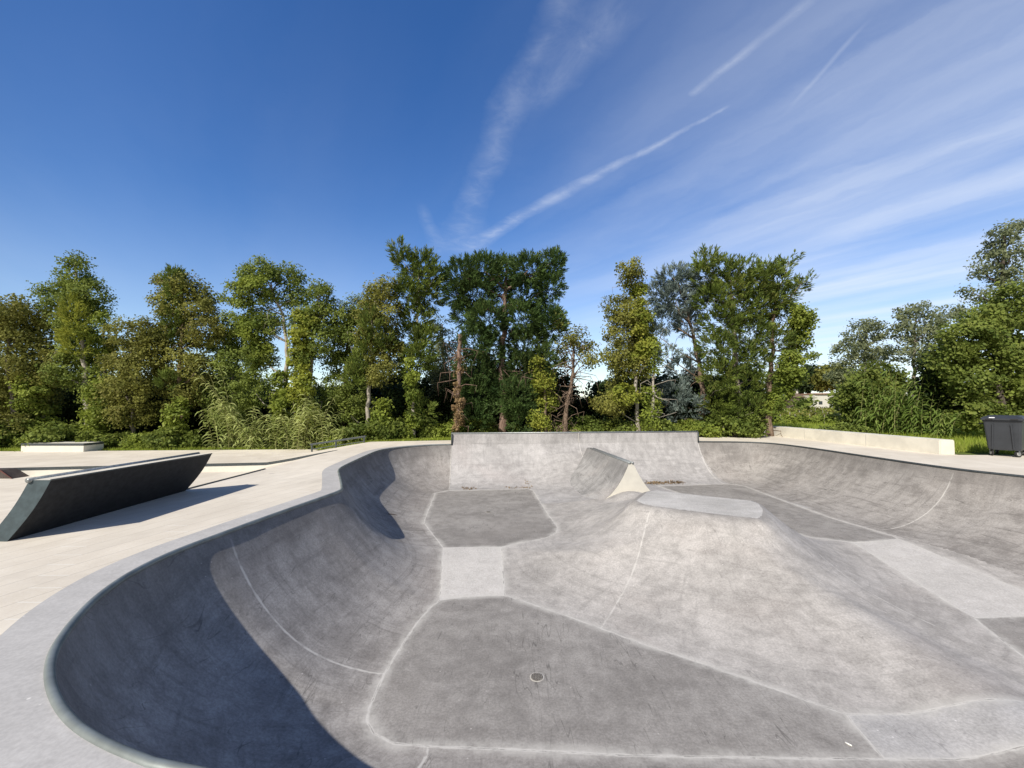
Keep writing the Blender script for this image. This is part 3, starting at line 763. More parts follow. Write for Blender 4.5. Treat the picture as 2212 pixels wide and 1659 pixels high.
MB().tube([(-.02, BL + .03, 1.19), (BW + .02, BL + .03, 1.19)], .025, 8).build('hinge_bar', M['binplastic'], lid, True)
MB().tube([(-.03, .12, 1.02), (-.10, .12, 1.0), (-.10, .28, 1.0), (-.03, .28, 1.02)], .018, 8).build('handle', M['binplastic'], bin_, True)
for wx, wy, a in ((.13, .16, .5), (BW - .13, .16, -.6), (.13, BL - .18, .3), (BW - .13, BL - .18, .8)):
    w = empty('wheel', (wx, wy, .1), a); w.parent = bin_
    def disc(r, hw, name, mat, par):
        mb = MB(); mb.tube([(-hw, 0, 0), (-hw * .8, 0, 0), (hw * .8, 0, 0), (hw, 0, 0)], [r * .86, r, r, r * .86], 20).build(name, mat, par, False)
    disc(.1, .026, 'tyre', M['rubber'], w); disc(.062, .030, 'rim', M['hub'], w)
    mb = MB(); mb.box((.04, 0, .05), (.008, .05, .13)); mb.box((-.04, 0, .05), (.008, .05, .13)); mb.box((0, 0, .115), (.09, .09, .012)); mb.build('fork', M['galv'], w)

# litter
gp = at_z(34, 976, ZU)
mb = MB(); mb.sphere((0, 0, .06), .16, (1.3, .8, .5)); mb.sphere((.16, .03, .07), .12, (1, .8, .7)); mb.sphere((-.12, -.05, .04), .1, (1.1, .9, .5))
gb = mb.build('plastic_bag', M['green_litter'], None, True); gb.location = (gp[0], gp[1] + .5, gp[2]); tag(gb, 'crumpled green plastic bag left of the box ledge under the trees', 'litter')
for (u, v, L, a, lab) in ((1833, 1609, .05, -.9, 'small white paper stub lying on the dark near floor pad'),):
    p = hit(u, v); mb = MB(); mb.tube([(-L / 2, 0, .007), (L / 2, 0, .007)], .007, 8)
    o = mb.build('paper_stub', M['stub'], None, True); o.location = p; o.rotation_euler = (0, 0, a); tag(o, lab, 'litter')
p0, p1 = hit(839, 1111), hit(858, 1114)
mb = MB(); q = [Vector(p0) + (Vector(p1) - Vector(p0)) * f + Vector((0, .03 * math.sin(f * 3), .012)) for f in np.linspace(0, 1, 6)]
mb.tube([x - Vector(p0) for x in q], [.007, .009, .008, .008, .006, .004], 6)
o = mb.build('dry_twig', bark_mat('twig_bark', (.10, .07, .05), (.17, .12, .09)), None, True); o.location = p0; tag(o, 'thin dry twig lying on the far left bowl wall', 'twig')

# ------------------------------------------------------------------ foliage
L = {}
L['olive'] = leaf_mat('olive_leaves', (0.086, 0.100, 0.022), (0.295, 0.295, 0.067), (.20, .14, .05), .07)
L['ivy'] = leaf_mat('ivy_leaves', (0.081, 0.125, 0.021), (0.325, 0.384, 0.066), (.20, .17, .04), .06)
L['lime'] = leaf_mat('lime_ivy_leaves', (0.110, 0.154, 0.020), (0.374, 0.396, 0.066), (.30, .26, .05), .10)
L['green'] = leaf_mat('mid_green_leaves', (0.071, 0.109, 0.022), (0.258, 0.310, 0.063), (.13, .10, .04), .06)
L['cypress'] = leaf_mat('cypress_foliage', (0.027, 0.057, 0.018), (0.106, 0.169, 0.043), (.16, .09, .04), .05, .15)
L['conifer'] = leaf_mat('conifer_foliage', (0.045, 0.075, 0.015), (0.188, 0.244, 0.043), (.20, .12, .05), .07, .15)
L['blue'] = leaf_mat('blue_cedar_foliage', (0.085, 0.120, 0.105), (0.240, 0.300, 0.270), (.17, .14, .10), .05, .15)
L['silver'] = leaf_mat('silvery_leaves', (.11, .135, .065), (.30, .33, .18), (.22, .20, .10), .05, .35)
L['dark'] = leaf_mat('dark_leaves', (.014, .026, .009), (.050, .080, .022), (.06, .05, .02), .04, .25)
L['reed'] = leaf_mat('reed_leaves', (0.220, 0.275, 0.072), (0.550, 0.594, 0.242), (.36, .32, .16), .08, .35)
L['reed_dark'] = leaf_mat('bamboo_leaves', (.09, .15, .03), (.26, .34, .08), (.30, .26, .12), .05, .35)
L['grass'] = leaf_mat('grass_blades', (0.175, 0.237, 0.027), (0.425, 0.500, 0.075), (.33, .29, .12), .10, .35, 1.2)
L['dry'] = leaf_mat('dry_leaves', (.16, .10, .05), (.34, .24, .12), (.40, .30, .16), .1, .2)
B = {'grey': bark_mat('grey_bark', (.15, .125, .10), (.32, .28, .235)), 'pale': bark_mat('pale_bark', (.26, .23, .19), (.47, .43, .36)),
     'red': bark_mat('reddish_bark', (.13, .085, .065), (.30, .21, .165)), 'dark': bark_mat('dark_bark', (.05, .04, .032), (.13, .11, .09)),
     'brown': bark_mat('brown_bark', (.12, .085, .06), (.27, .20, .15)), 'cane': bark_mat('cane_stem', (.16, .17, .06), (.33, .32, .14))}

def unit(n):
    v = rng.normal(size=(n, 3)); return v / np.linalg.norm(v, axis=1)[:, None]
def blades(c, d, nrm, ln, wd):          # kite quads: base c, direction d, normal nrm
    s = np.cross(d, nrm); s /= np.linalg.norm(s, axis=1)[:, None] + 1e-9
    ln = ln[:, None]; wd = wd[:, None]
    q = np.stack([c, c + d * ln * .45 + s * wd, c + d * ln, c + d * ln * .45 - s * wd], 1)
    return q.reshape(-1, 3)
def leaf_mesh(name, quads):
    n = len(quads) // 4; return np_mesh(name, quads, np.arange(n * 4).reshape(n, 4))
def broad_cloud(blobs, size, dens, clump=.26, hollow=.55):
    """blobs: (cx, cy, cz, rx, ry, rz). leaves gather in clumps over each blob"""
    out = []
    for cx, cy, cz, rx, ry, rz in blobs:
        area = rx * rz * math.pi
        k = max(7, int(area * 17 * (ry / max(rx, .3)) ** .5)); m = max(8, int(dens * area * 150 / k))
        dirs = unit(k); rad = hollow + (1 - hollow) * rng.random(k) ** .6
        cen = np.array((cx, cy, cz)) + dirs * rad[:, None] * np.array((rx, ry, rz))
        cs = clump * (.6 + .8 * rng.random(k))
        pts = (cen[:, None] + np.clip(rng.normal(size=(k, m, 3)), -1.5, 1.5) * cs[:, None, None] * np.array((1, 1, .7))).reshape(-1, 3)
        od = np.repeat(dirs, m, 0); n = len(pts)
        nrm = od * .9 + unit(n) * .9 + np.array((0, -.15, .35)); nrm /= np.linalg.norm(nrm, axis=1)[:, None]
        d = np.cross(nrm, unit(n)); d /= np.linalg.norm(d, axis=1)[:, None] + 1e-9
        ln = size * (.65 + .7 * rng.random(n)); out.append(blades(pts, d, nrm, ln, ln * .42))
    return np.vstack(out)
def spray_cloud(blobs, size, dens, up=.55):
    out = []
    for cx, cy, cz, rx, ry, rz in blobs:
        area = rx * rz * math.pi
        k = max(8, int(area * 75 * dens)); dirs = unit(k); rad = .45 + .55 * rng.random(k) ** .5
        cen = np.array((cx, cy, cz)) + dirs * rad[:, None] * np.array((rx, ry, rz))
        main = dirs * .8 + unit(k) * .35 + np.array((0, 0, up)); main /= np.linalg.norm(main, axis=1)[:, None]
        m = 21
        d = np.repeat(main, m, 0) + unit(k * m) * .5; d /= np.linalg.norm(d, axis=1)[:, None]
        t = rng.random(k * m)
        c = np.repeat(cen, m, 0) + np.repeat(main, m, 0) * (t * size * 1.5)[:, None] + rng.normal(size=(k * m, 3)) * size * .16
        nrm = unit(k * m) + np.array((0, -.3, .4)); ln = size * (.45 + .6 * rng.random(k * m))
        out.append(blades(c, d, nrm, ln, ln * .115))
    return np.vstack(out)
def px_blobs(Y, lst, depth=.85):
    res = []
    for i, (u, v, ru, rv) in enumerate(lst):
        y = Y + (((i * 37) % 11) / 10 - .5) * .9
        p = at_y(u, v, y); k = y / F; res.append((p[0], p[1], p[2], ru * k, max(.35, ru * k * depth), rv * k))
    return res
def trunk_path(Y, px): return [at_y(u, v, Y) for u, v in px]
def make_trunk(path, r0, r1, origin, limbs=(), twigs=0, rootz=None):
    mb = MB(); P = [np.array(p) for p in path]
    if rootz is not None: P[0] = np.array((P[0][0], P[0][1], rootz - .1))
    Q = polyline_resample(np.array(P), .45); n = len(Q)
    Q[1:-1, :2] += rng.normal(size=(n - 2, 2)) * .035
    rr = [r0 * 1.35 if i == 0 else r0 + (r1 - r0) * i / (n - 1) for i in range(n)]
    mb.tube([tuple(q - origin) for q in Q], rr, 9)
    for t in limbs:
        t = np.array(t); i = int(np.clip(np.searchsorted(Q[:, 2], t[2] - .9 - .25 * np.linalg.norm(t[:2] - Q[0, :2])), 1, n - 2)); s = Q[i]
        mid_ = (s + t) / 2 + np.array((0, 0, -.12)) + rng.normal(size=3) * .1
        mb.tube([tuple(s - origin), tuple((s * .55 + mid_ * .45) - origin), tuple(mid_ - origin), tuple(t - origin)], [r0 * .32, r0 * .25, r0 * .18, r0 * .07], 6)
    for _ in range(twigs):
        i = rng.integers(1, n - 1); s = Q[i]; a = rng.random() * 6.28; Lg = .4 + rng.random() * .9
        e = s + np.array((math.cos(a) * Lg, math.sin(a) * Lg * .7, rng.normal() * .35)); m2 = (s + e) / 2 + rng.normal(size=3) * .12
        e2 = e + np.array((rng.normal() * .2, rng.normal() * .2, -.25 - rng.random() * .4))
        mb.tube([tuple(x - origin) for x in (s, m2, e, e2)], [.024, .018, .012, .005], 4)
    return mb

def tree(name, label, Y, trunk, r, crown, mat, mode='broad', size=.098, dens=9.0, bark='grey', ivy=None, ivymat='ivy', twigs=0, extra=None, cat='tree', group='trees along the back of the park', clump=.20, hollow=.5, limbs=True, up=.55, depth=.85):
    base = at_y(*trunk[0], Y); gz = float(tz([(base[0], Y)])[0])
    o = np.array((base[0], Y, gz))
    root = empty(name, tuple(o)); tag(root, label, cat, group)
    bl = px_blobs(Y, crown, depth)
    lim = [(b[0], b[1], b[2]) for b in bl[:10]] if limbs else []
    make_trunk(trunk_path(Y, trunk), r, r * .25, o, lim, twigs, gz).build('trunk', B[bark], root, True)
    bo = [(b[0] - o[0], b[1] - o[1], b[2] - o[2], *b[3:]) for b in bl]
    q = broad_cloud(bo, size, dens, clump, hollow) if mode == 'broad' else spray_cloud(bo, size, dens, up)
    link('crown', leaf_mesh('crown', q), L[mat], root)
    if ivy:
        iv = [(b[0] - o[0], b[1] - .28 - o[1], b[2] - o[2], *b[3:]) for b in px_blobs(Y, ivy, .8)]
        link('ivy', leaf_mesh('ivy', broad_cloud(iv, .12, 11, .16, .4)), L[ivymat], root)
    if extra:
        mt, md, lst, sz, dn = extra
        iv = [(b[0] - o[0], b[1] - .25 - o[1], b[2] - o[2], *b[3:]) for b in px_blobs(Y, lst, .8)]
        link('shoots', leaf_mesh('shoots', broad_cloud(iv, sz, dn) if md == 'broad' else spray_cloud(iv, sz, dn, .9)), L[mt], root)
    return root

tree('broadleaf_tree', 'brownish olive tree at the far left edge, trunk bare and grey', 20.6, [(28, 975), (30, 900), (22, 780), (18, 680)], .16,
     [(20, 665, 36, 30), (-20, 700, 40, 45), (40, 720, 42, 45), (10, 790, 45, 45), (-25, 860, 45, 60), (40, 860, 30, 40), (10, 930, 50, 35)], 'olive', bark='grey')
tree('broadleaf_tree', 'olive-green tree between the edge tree and the tall pointed tree', 21.4, [(92, 975), (95, 900), (88, 780), (80, 690)], .13,
     [(78, 680, 24, 28), (95, 730, 42, 42), (70, 790, 40, 40), (115, 800, 38, 45), (90, 850, 36, 40)], 'olive',
     ivy=[(85, 845, 30, 30), (75, 880, 26, 26), (105, 900, 30, 35), (70, 930, 28, 26)], ivymat='ivy')
tree('broadleaf_tree', 'tall pointed dark green tree on the left, tallest before the first gap', 21.0, [(188, 972), (190, 900), (183, 800), (172, 680), (162, 570)], .17,
     [(160, 572, 20, 22), (158, 605, 36, 26), (125, 632, 34, 16), (195, 628, 34, 24), (150, 660, 46, 28), (205, 662, 26, 20), (92, 640, 14, 6), (165, 700, 40, 34), (180, 760, 36, 40), (150, 800, 38, 40), (205, 830, 30, 40)], 'green',
     extra=('lime', 'spray', [(172, 690, 18, 45), (178, 745, 26, 28)], .26, .9), bark='pale', twigs=8)
tree('broadleaf_tree', 'narrow yellow-green column right of the tall pointed tree', 21.2, [(222, 972), (224, 880), (226, 760), (228, 690)], .10,
     [(228, 690, 16, 22), (225, 730, 22, 30), (222, 790, 22, 40), (215, 850, 24, 36), (215, 910, 22, 36)], 'ivy', bark='grey', ivy=[(222, 880, 20, 40), (212, 940, 22, 26)])
tree('broadleaf_tree', 'round brown-olive tree with two leaning stems', 20.8, [(287, 972), (288, 915), (282, 850), (290, 770)], .11,
     [(290, 720, 48, 34), (325, 745, 32, 36), (265, 770, 36, 40), (310, 800, 44, 40), (265, 840, 42, 38), (315, 860, 40, 40), (285, 890, 46, 26)], 'olive', bark='grey', twigs=10)
tree('broadleaf_tree', 'tall tree with a bright green stripe up its trunk', 21.0, [(392, 972), (392, 900), (388, 800), (396, 700), (394, 600)], .15,
     [(394, 610, 30, 22), (355, 615, 20, 20), (435, 632, 30, 26), (360, 655, 34, 28), (425, 672, 44, 30), (375, 700, 36, 34), (445, 715, 34, 30), (400, 760, 46, 34), (360, 800, 34, 38), (425, 800, 32, 40), (400, 850, 40, 36)], 'olive',
     extra=('conifer', 'spray', [(386, 620, 12, 32), (382, 680, 14, 36), (380, 735, 16, 26), (372, 830, 9, 22)], .24, 1.3), ivy=[(392, 900, 20, 34), (394, 950, 24, 24)], bark='brown', twigs=26)
tree('broadleaf_tree', 'dense olive tree filling the dip beside the bright striped trunk', 21.8, [(505, 970), (505, 880), (500, 780), (500, 700)], .12,
     [(500, 705, 32, 28), (480, 745, 36, 32), (530, 745, 34, 34), (500, 790, 42, 34), (470, 850, 36, 40), (525, 850, 36, 40), (500, 910, 44, 40)], 'green', twigs=8)
tree('broadleaf_tree', 'tall leafy tree with a forked pale trunk behind the reeds', 20.9, [(612, 968), (614, 880), (622, 780), (612, 690), (585, 610)], .15,
     [(575, 585, 32, 26), (530, 600, 34, 26), (620, 600, 34, 26), (505, 635, 24, 24), (560, 640, 40, 28), (640, 640, 30, 28), (535, 680, 30, 30), (580, 700, 30, 34), (560, 770, 34, 40), (545, 840, 36, 40), (650, 690, 26, 26)], 'green',
     ivy=[(560, 620, 26, 20), (550, 700, 20, 30), (565, 760, 24, 36), (612, 850, 16, 50), (614, 920, 20, 40)], bark='pale', twigs=18)
tree('broadleaf_tree', 'lime ivy-wrapped tree just left of centre-left gap, above the second reeds', 20.7, [(668, 965), (668, 880), (672, 760), (688, 640)], .13,
     [(690, 630, 24, 24), (700, 665, 22, 30), (670, 690, 26, 30), (690, 730, 30, 36), (660, 760, 26, 34)], 'green',
     ivy=[(662, 700, 22, 28), (655, 740, 22, 34), (650, 790, 22, 34), (660, 840, 22, 34), (670, 900, 24, 40)], ivymat='lime', twigs=14)
tree('broadleaf_tree', 'wide dark olive tree left of the pale ivy trunk', 21.6, [(740, 962), (742, 880), (748, 770), (752, 690)], .14,
     [(745, 680, 34, 26), (785, 665, 30, 26), (725, 720, 34, 32), (770, 720, 40, 34), (735, 780, 36, 40), (775, 800, 36, 40), (720, 850, 32, 44), (760, 880, 40, 44), (735, 930, 40, 26)], 'green', twigs=10, bark='dark')
tree('broadleaf_tree', 'olive tree with bright conifer shoots on its bare lower trunk', 20.6, [(795, 955), (796, 880), (798, 800), (805, 700), (812, 630)], .12,
     [(835, 625, 28, 26), (810, 640, 26, 24), (795, 675, 32, 28), (840, 680, 32, 30), (815, 725, 40, 34), (845, 765, 32, 38), (820, 800, 34, 36)], 'olive',
     extra=('conifer', 'spray', [(805, 700, 14, 22), (800, 745, 16, 26), (785, 795, 24, 34), (770, 820, 16, 24), (835, 745, 14, 24)], .26, 1.1), bark='pale', twigs=22, ivy=[(828, 900, 14, 44)])
tree('conifer_tree', 'spiky topped green conifer on a pale ivy-covered trunk', 20.9, [(892, 952), (894, 880), (892, 790), (900, 690), (905, 590)], .11,
     [(862, 548, 10, 20), (880, 572, 22, 20), (915, 575, 22, 26), (940, 598, 12, 24), (905, 610, 34, 28), (925, 645, 26, 24), (880, 640, 26, 26), (900, 690, 26, 26), (885, 730, 30, 22), (915, 735, 24, 26), (895, 790, 34, 22), (910, 770, 24, 20), (915, 890, 18, 14)], 'conifer', 'spray', .26, 1.1,
     bark='pale', ivy=[(893, 800, 12, 30), (894, 850, 12, 34), (896, 900, 10, 30)])
tree('willow_tree', 'airy silver-green tree behind the dead trunk', 24.5, [(962, 948), (962, 880), (958, 780), (955, 700)], .14,
     [(950, 705, 22, 22), (965, 745, 26, 32), (940, 780, 26, 36), (972, 800, 20, 40), (950, 850, 30, 44), (960, 910, 34, 34)], 'silver', size=.10, dens=5.5, bark='grey')
def snag():
    Y = 20.4; px = [(988, 950), (990, 870), (991, 790), (994, 722)]; base = at_y(*px[0], Y); gz = float(tz([(base[0], Y)])[0]); o = np.array((base[0], Y, gz))
    root = empty('dead_trunk', tuple(o)); tag(root, 'bare broken-off brown tree trunk left of the big central tree', 'dead tree')
    make_trunk(trunk_path(Y, px), .105, .10, o, [], 26, gz).build('trunk', B['red'], root, True)
    iv = [(b[0] - o[0], b[1] - .1 - o[1], b[2] - o[2], *b[3:]) for b in px_blobs(Y, [(991, 860, 9, 60), (990, 920, 10, 26), (992, 790, 8, 30)], .8)]
    link('withered_ivy', leaf_mesh('withered_ivy', broad_cloud(iv, .09, 7, .1, .5)), L['dry'], root)
snag()
tree('cypress_tree', 'big dense dark green tree in the centre with a bare reddish trunk', 21.2, [(1086, 948), (1088, 880), (1084, 780), (1090, 680), (1096, 570)], .24,
     [(1000, 595, 34, 30), (1045, 585, 36, 30), (1090, 588, 30, 28), (1140, 585, 36, 28), (1190, 575, 24, 26), (1205, 560, 8, 16), (985, 635, 22, 26), (1030, 635, 40, 32), (1135, 635, 42, 30), (1185, 620, 26, 28), (1010, 680, 28, 26), (1050, 690, 36, 34), (1130, 690, 40, 34), (1180, 690, 28, 26),
      (1030, 740, 32, 34), (1060, 760, 22, 34), (1140, 745, 40, 34), (1195, 700, 22, 30), (1025, 800, 36, 36), (1130, 800, 40, 36), (1170, 790, 26, 40), (1040, 850, 40, 32), (1115, 860, 34, 34), (1030, 900, 36, 28), (1085, 830, 24, 26), (1130, 900, 30, 30)], 'cypress', 'spray', .22, 1.9,
     bark='red', twigs=30, depth=1.0, up=.35)
tree('broadleaf_tree', 'lime ivy column on a short stem at the right foot of the big central tree', 20.6, [(1178, 945), (1178, 880), (1174, 800), (1172, 775)], .09,
     [(1165, 790, 14, 18), (1172, 825, 20, 26), (1178, 870, 22, 26), (1165, 905, 20, 22)], 'lime', bark='brown', twigs=16)
tree('broadleaf_tree', 'thin half-dead tree with tangled grey twigs right of the big central tree', 20.9, [(1222, 945), (1226, 880), (1238, 800), (1240, 720)], .13,
     [(1240, 722, 22, 14), (1222, 740, 22, 20), (1262, 750, 22, 18), (1275, 775, 16, 20), (1205, 690, 14, 26), (1212, 770, 16, 20)], 'olive', dens=6, bark='brown', twigs=90)
tree('broadleaf_tree', 'yellow-green tree with a narrow tuft on top, left of the blue-grey cedar', 20.7, [(1378, 940), (1376, 880), (1372, 800), (1364, 690), (1362, 590)], .11,
     [(1362, 580, 30, 18), (1368, 610, 24, 24), (1335, 665, 32, 28), (1375, 680, 34, 36), (1345, 720, 40, 36), (1390, 730, 26, 40), (1330, 765, 28, 30), (1370, 790, 40, 36), (1345, 830, 42, 30), (1320, 870, 36, 30)], 'olive',
     ivy=[(1380, 690, 20, 40), (1392, 750, 20, 30), (1368, 780, 18, 36), (1350, 850, 30, 24), (1372, 640, 16, 20)], ivymat='lime', bark='pale', twigs=8)
tree('cedar_tree', 'blue-grey cedar with open drooping limbs beside the yellow-green tree', 22.2, [(1518, 938), (1516, 860), (1508, 780), (1492, 700), (1465, 610)], .17,
     [(1455, 600, 34, 18), (1480, 620, 32, 22), (1425, 640, 24, 28), (1460, 650, 36, 26), (1500, 650, 24, 26), (1440, 690, 28, 24), (1420, 725, 20, 16), (1485, 700, 24, 22), (1470, 800, 24, 20), (1440, 770, 22, 14), (1500, 780, 18, 14), (1455, 850, 30, 24), (1490, 880, 26, 22), (1430, 895, 26, 24)], 'blue', 'spray', .22, 1.15, bark='brown', twigs=40)
tree('broadleaf_tree', 'slim ivy-clad trunk standing between the yellow-green tree and the cedar', 20.5, [(1408, 940), (1408, 880), (1412, 800), (1420, 735)], .10,
     [(1418, 745, 14, 18), (1412, 790, 14, 20), (1405, 850, 14, 34), (1404, 905, 16, 26)], 'ivy', dens=8, bark='pale', twigs=22)
tree('conifer_tree', 'broad green conifer right of the cedar with a split pale trunk', 21.4, [(1592, 938), (1594, 880), (1590, 780), (1582, 690), (1578, 600)], .19,
     [(1525, 565, 22, 18), (1520, 600, 22, 28), (1555, 585, 28, 22), (1600, 590, 30, 22), (1575, 625, 40, 28), (1625, 620, 34, 28), (1540, 650, 34, 30), (1600, 670, 40, 30), (1640, 660, 26, 26), (1560, 700, 38, 30), (1615, 720, 36, 32), (1545, 750, 32, 28), (1590, 770, 38, 30), (1630, 775, 26, 30), (1555, 810, 34, 28), (1610, 830, 34, 28), (1550, 870, 34, 28), (1620, 885, 26, 24), (1575, 905, 30, 24)], 'conifer', 'spray', .25, .95, bark='grey', twigs=26, depth=1.0)
tree('conifer_tree', 'lopsided conifer with raised right arms and bright ivy down its side', 21.9, [(1662, 928), (1662, 860), (1664, 780), (1672, 690), (1680, 610)], .17,
     [(1650, 590, 26, 16), (1675, 605, 26, 24), (1692, 580, 16, 12), (1704, 564, 8, 9), (1690, 640, 26, 20), (1722, 622, 14, 12), (1737, 607, 8, 9), (1665, 650, 30, 26), (1690, 690, 26, 26), (1675, 740, 30, 30)], 'conifer', 'spray', .25, .95,
     ivy=[(1712, 680, 16, 26), (1728, 700, 16, 22), (1715, 730, 22, 34), (1705, 790, 24, 34), (1690, 830, 24, 30), (1742, 770, 8, 8), (1738, 690, 8, 16), (1668, 870, 18, 30)], bark='brown', twigs=36)
tree('locust_tree', 'pale feathery tree behind the bamboo, left of the airy pair', 30, [(1868, 900), (1866, 820), (1868, 750), (1872, 700)], .16,
     [(1850, 715, 26, 22), (1880, 700, 22, 18), (1900, 720, 18, 20), (1830, 760, 28, 26), (1868, 755, 34, 26), (1905, 770, 26, 26), (1825, 800, 28, 26), (1870, 800, 36, 26), (1800, 820, 16, 16)], 'silver', size=.13, dens=3.4, bark='grey', clump=.2, group='trees on the right behind the grass')
tree('locust_tree', 'pale feathery tree with a forked top, right of the airy pair', 28, [(1975, 900), (1975, 820), (1975, 740), (1978, 670)], .16,
     [(1960, 680, 22, 20), (1990, 675, 24, 22), (2020, 700, 26, 22), (1955, 715, 28, 24), (1995, 720, 32, 24), (2040, 725, 20, 16), (1965, 760, 32, 26), (2015, 760, 30, 26)], 'silver', size=.13, dens=3.4, bark='grey', clump=.2, group='trees on the right behind the grass')
tree('locust_tree', 'tall airy grey-green tree reaching highest at the right edge', 22, [(2185, 930), (2180, 800), (2165, 660), (2165, 520)], .22,
     [(2165, 500, 30, 16), (2205, 500, 34, 22), (2140, 540, 30, 22), (2185, 545, 40, 28), (2115, 580, 26, 14), (2155, 590, 36, 24), (2200, 600, 36, 28), (2095, 630, 22, 9), (2135, 640, 34, 16), (2180, 650, 36, 24), (2060, 665, 24, 9), (2100, 680, 34, 14), (2045, 690, 26, 10), (2085, 705, 30, 12)], 'silver', size=.11, dens=4.2, bark='dark', clump=.17, twigs=20, group='trees on the right behind the grass')
tree('broadleaf_tree', 'big dark bushy tree behind the rubbish bin', 18.5, [(2160, 945), (2160, 860), (2160, 760), (2165, 680)], .2,
     [(2190, 650, 40, 34), (2140, 690, 44, 36), (2210, 720, 50, 50), (2090, 730, 46, 36), (2150, 770, 50, 44), (2055, 775, 40, 36), (2220, 820, 50, 60), (2100, 820, 44, 36), (2180, 850, 44, 34), (2110, 890, 34, 40), (2200, 900, 40, 40)], 'green', size=.125, dens=9, bark='dark', group='trees on the right behind the grass', depth=1.0)
tree('broadleaf_tree', 'deep green bush-like tree between the bamboo and the dark bushy tree', 20.5, [(2040, 945), (2040, 880), (2038, 820), (2040, 780)], .15,
     [(2030, 790, 40, 34), (2060, 830, 40, 36), (2010, 850, 36, 36), (2070, 880, 40, 34), (2120, 880, 36, 30), (1990, 900, 30, 30)], 'dark', size=.15, dens=9, bark='dark', group='trees on the right behind the grass', depth=1.0)
tree('broadleaf_tree', 'rounded dark green shrub tree in front of the pale feathery trees', 22.5, [(1880, 935), (1880, 890), (1880, 840), (1880, 810)], .11,
     [(1860, 830, 34, 30), (1900, 815, 34, 30), (1835, 865, 24, 30), (1885, 870, 40, 34), (1930, 850, 34, 34), (1860, 905, 30, 26), (1915, 900, 34, 26)], 'green', size=.15, dens=8, bark='dark', group='trees on the right behind the grass')

# background hedge trees and small buildings seen through the gap on the right
def far_tree(u, v, ru, rv, Y, label, mat, grp):
    bl = px_blobs(Y, [(u, v, ru, rv), (u - ru * .7, v + rv * .35, ru * .6, rv * .7), (u + ru * .7, v + rv * .3, ru * .6, rv * .7)], .7)
    x = bl[0][0]; gz = float(tz([(x, Y)])[0]); o = np.array((x, Y, gz)); root = empty('distant_tree', tuple(o)); tag(root, label, 'tree', grp)
    make_trunk([(x, Y, gz - .1), (x + .1, Y, bl[0][2])], .25, .12, o).build('trunk', B['dark'], root, True)
    link('crown', leaf_mesh('crown', broad_cloud([(b[0] - o[0], b[1] - o[1], b[2] - o[2], *b[3:]) for b in bl], .42, 1.9, .5)), L[mat], root)
far_tree(1700, 822, 30, 26, 62, 'distant dark tree with a flat top above the far shed roof', 'dark', 'distant trees beyond the vines')
far_tree(1752, 816, 30, 24, 66, 'distant dark rounded tree above the white building', 'dark', 'distant trees beyond the vines')
far_tree(1800, 812, 26, 24, 60, 'distant olive tree right above the white building', 'olive', 'distant trees beyond the vines')
far_tree(1738, 872, 9, 7, 50, 'low distant bush in front of the left end of the white building', 'green', 'distant trees beyond the vines')
far_tree(1826, 866, 16, 11, 50, 'low distant bush in front of the right end of the white building', 'green', 'distant trees beyond the vines')
hw = empty('white_building', tuple(at_y(1790, 878, 58))); gzb = float(tz([(hw.location.x, 58)])[0]); hw.location.z = gzb
tag(hw, 'small white flat-roofed building far beyond the vines on the right', 'building')
s_ = 58 / F
zt = at_y(1783, 852, 58)[2] - gzb
MB().box((0, 1.5, zt / 2), (58 * s_, 3, zt)).build('wall', M['cream_face'], hw)
MB().box((0, 1.5, zt + .09), (60 * s_, 3.4, .16)).build('roof', plain('tile_roof', (.38, .24, .18), .9, .2, .25, 4), hw)
MB().box((.5, -.01, zt * .42), (.9, .04, zt * .8)).build('door', M['hub'], hw)
MB().box((-1.1, -.01, zt * .55), (.5, .04, .45)).build('window', M['steel_dark'], hw)
sh = empty('tiled_shed', tuple(at_y(1724, 880, 60))); gzb = float(tz([(sh.location.x, 60)])[0]); sh.location.z = gzb
tag(sh, 'small brown shed with a pale chimney left of the white building', 'building')
zt = at_y(1724, 858, 60)[2] - gzb
MB().box((0, 1.2, zt / 2), (1.9, 2.2, zt)).build('wall', plain('shed_wall', (.13, .10, .08), .9, .2, .3, 4), sh)
MB().prism([(-1.2, zt - .02), (0, zt + .55), (1.2, zt - .02)], -.1, 2.5, 'y').build('roof', plain('shed_roof', (.20, .15, .12), .9, .2, .25, 4), sh)
MB().box((.1, .6, zt + .75), (.45, .5, .9)).build('chimney', M['cream_face'], sh)

# vine rows with stakes
for r_ in range(6):
    Y = 33 + r_ * 4.2; xa, xb = at_y(1640, 890, Y)[0], at_y(1830, 890, Y)[0]; gz = float(tz([((xa + xb) / 2, Y)])[0])
    root = empty('vine_row', ((xa + xb) / 2, Y, gz)); tag(root, ['nearest', 'second', 'third', 'fourth', 'fifth', 'farthest'][r_] + ' row of low staked vines in the field on the right', 'vines', 'rows of vines in the field')
    n = int((xb - xa) / .55); bl = [(-(xb - xa) / 2 + (i + .5) * (xb - xa) / n, rng.normal() * .1, .45, .34, .28, .26 + rng.random() * .12) for i in range(n)]
    link('foliage', leaf_mesh('foliage', broad_cloud(bl, .17, 5.0, .16)), L['olive' if r_ % 2 else 'ivy'], root)
    for i in range(0, n, 2): MB().box((bl[i][0] + .2, 0, .42), (.05, .05, .95)).build('stake', B['pale'], root)

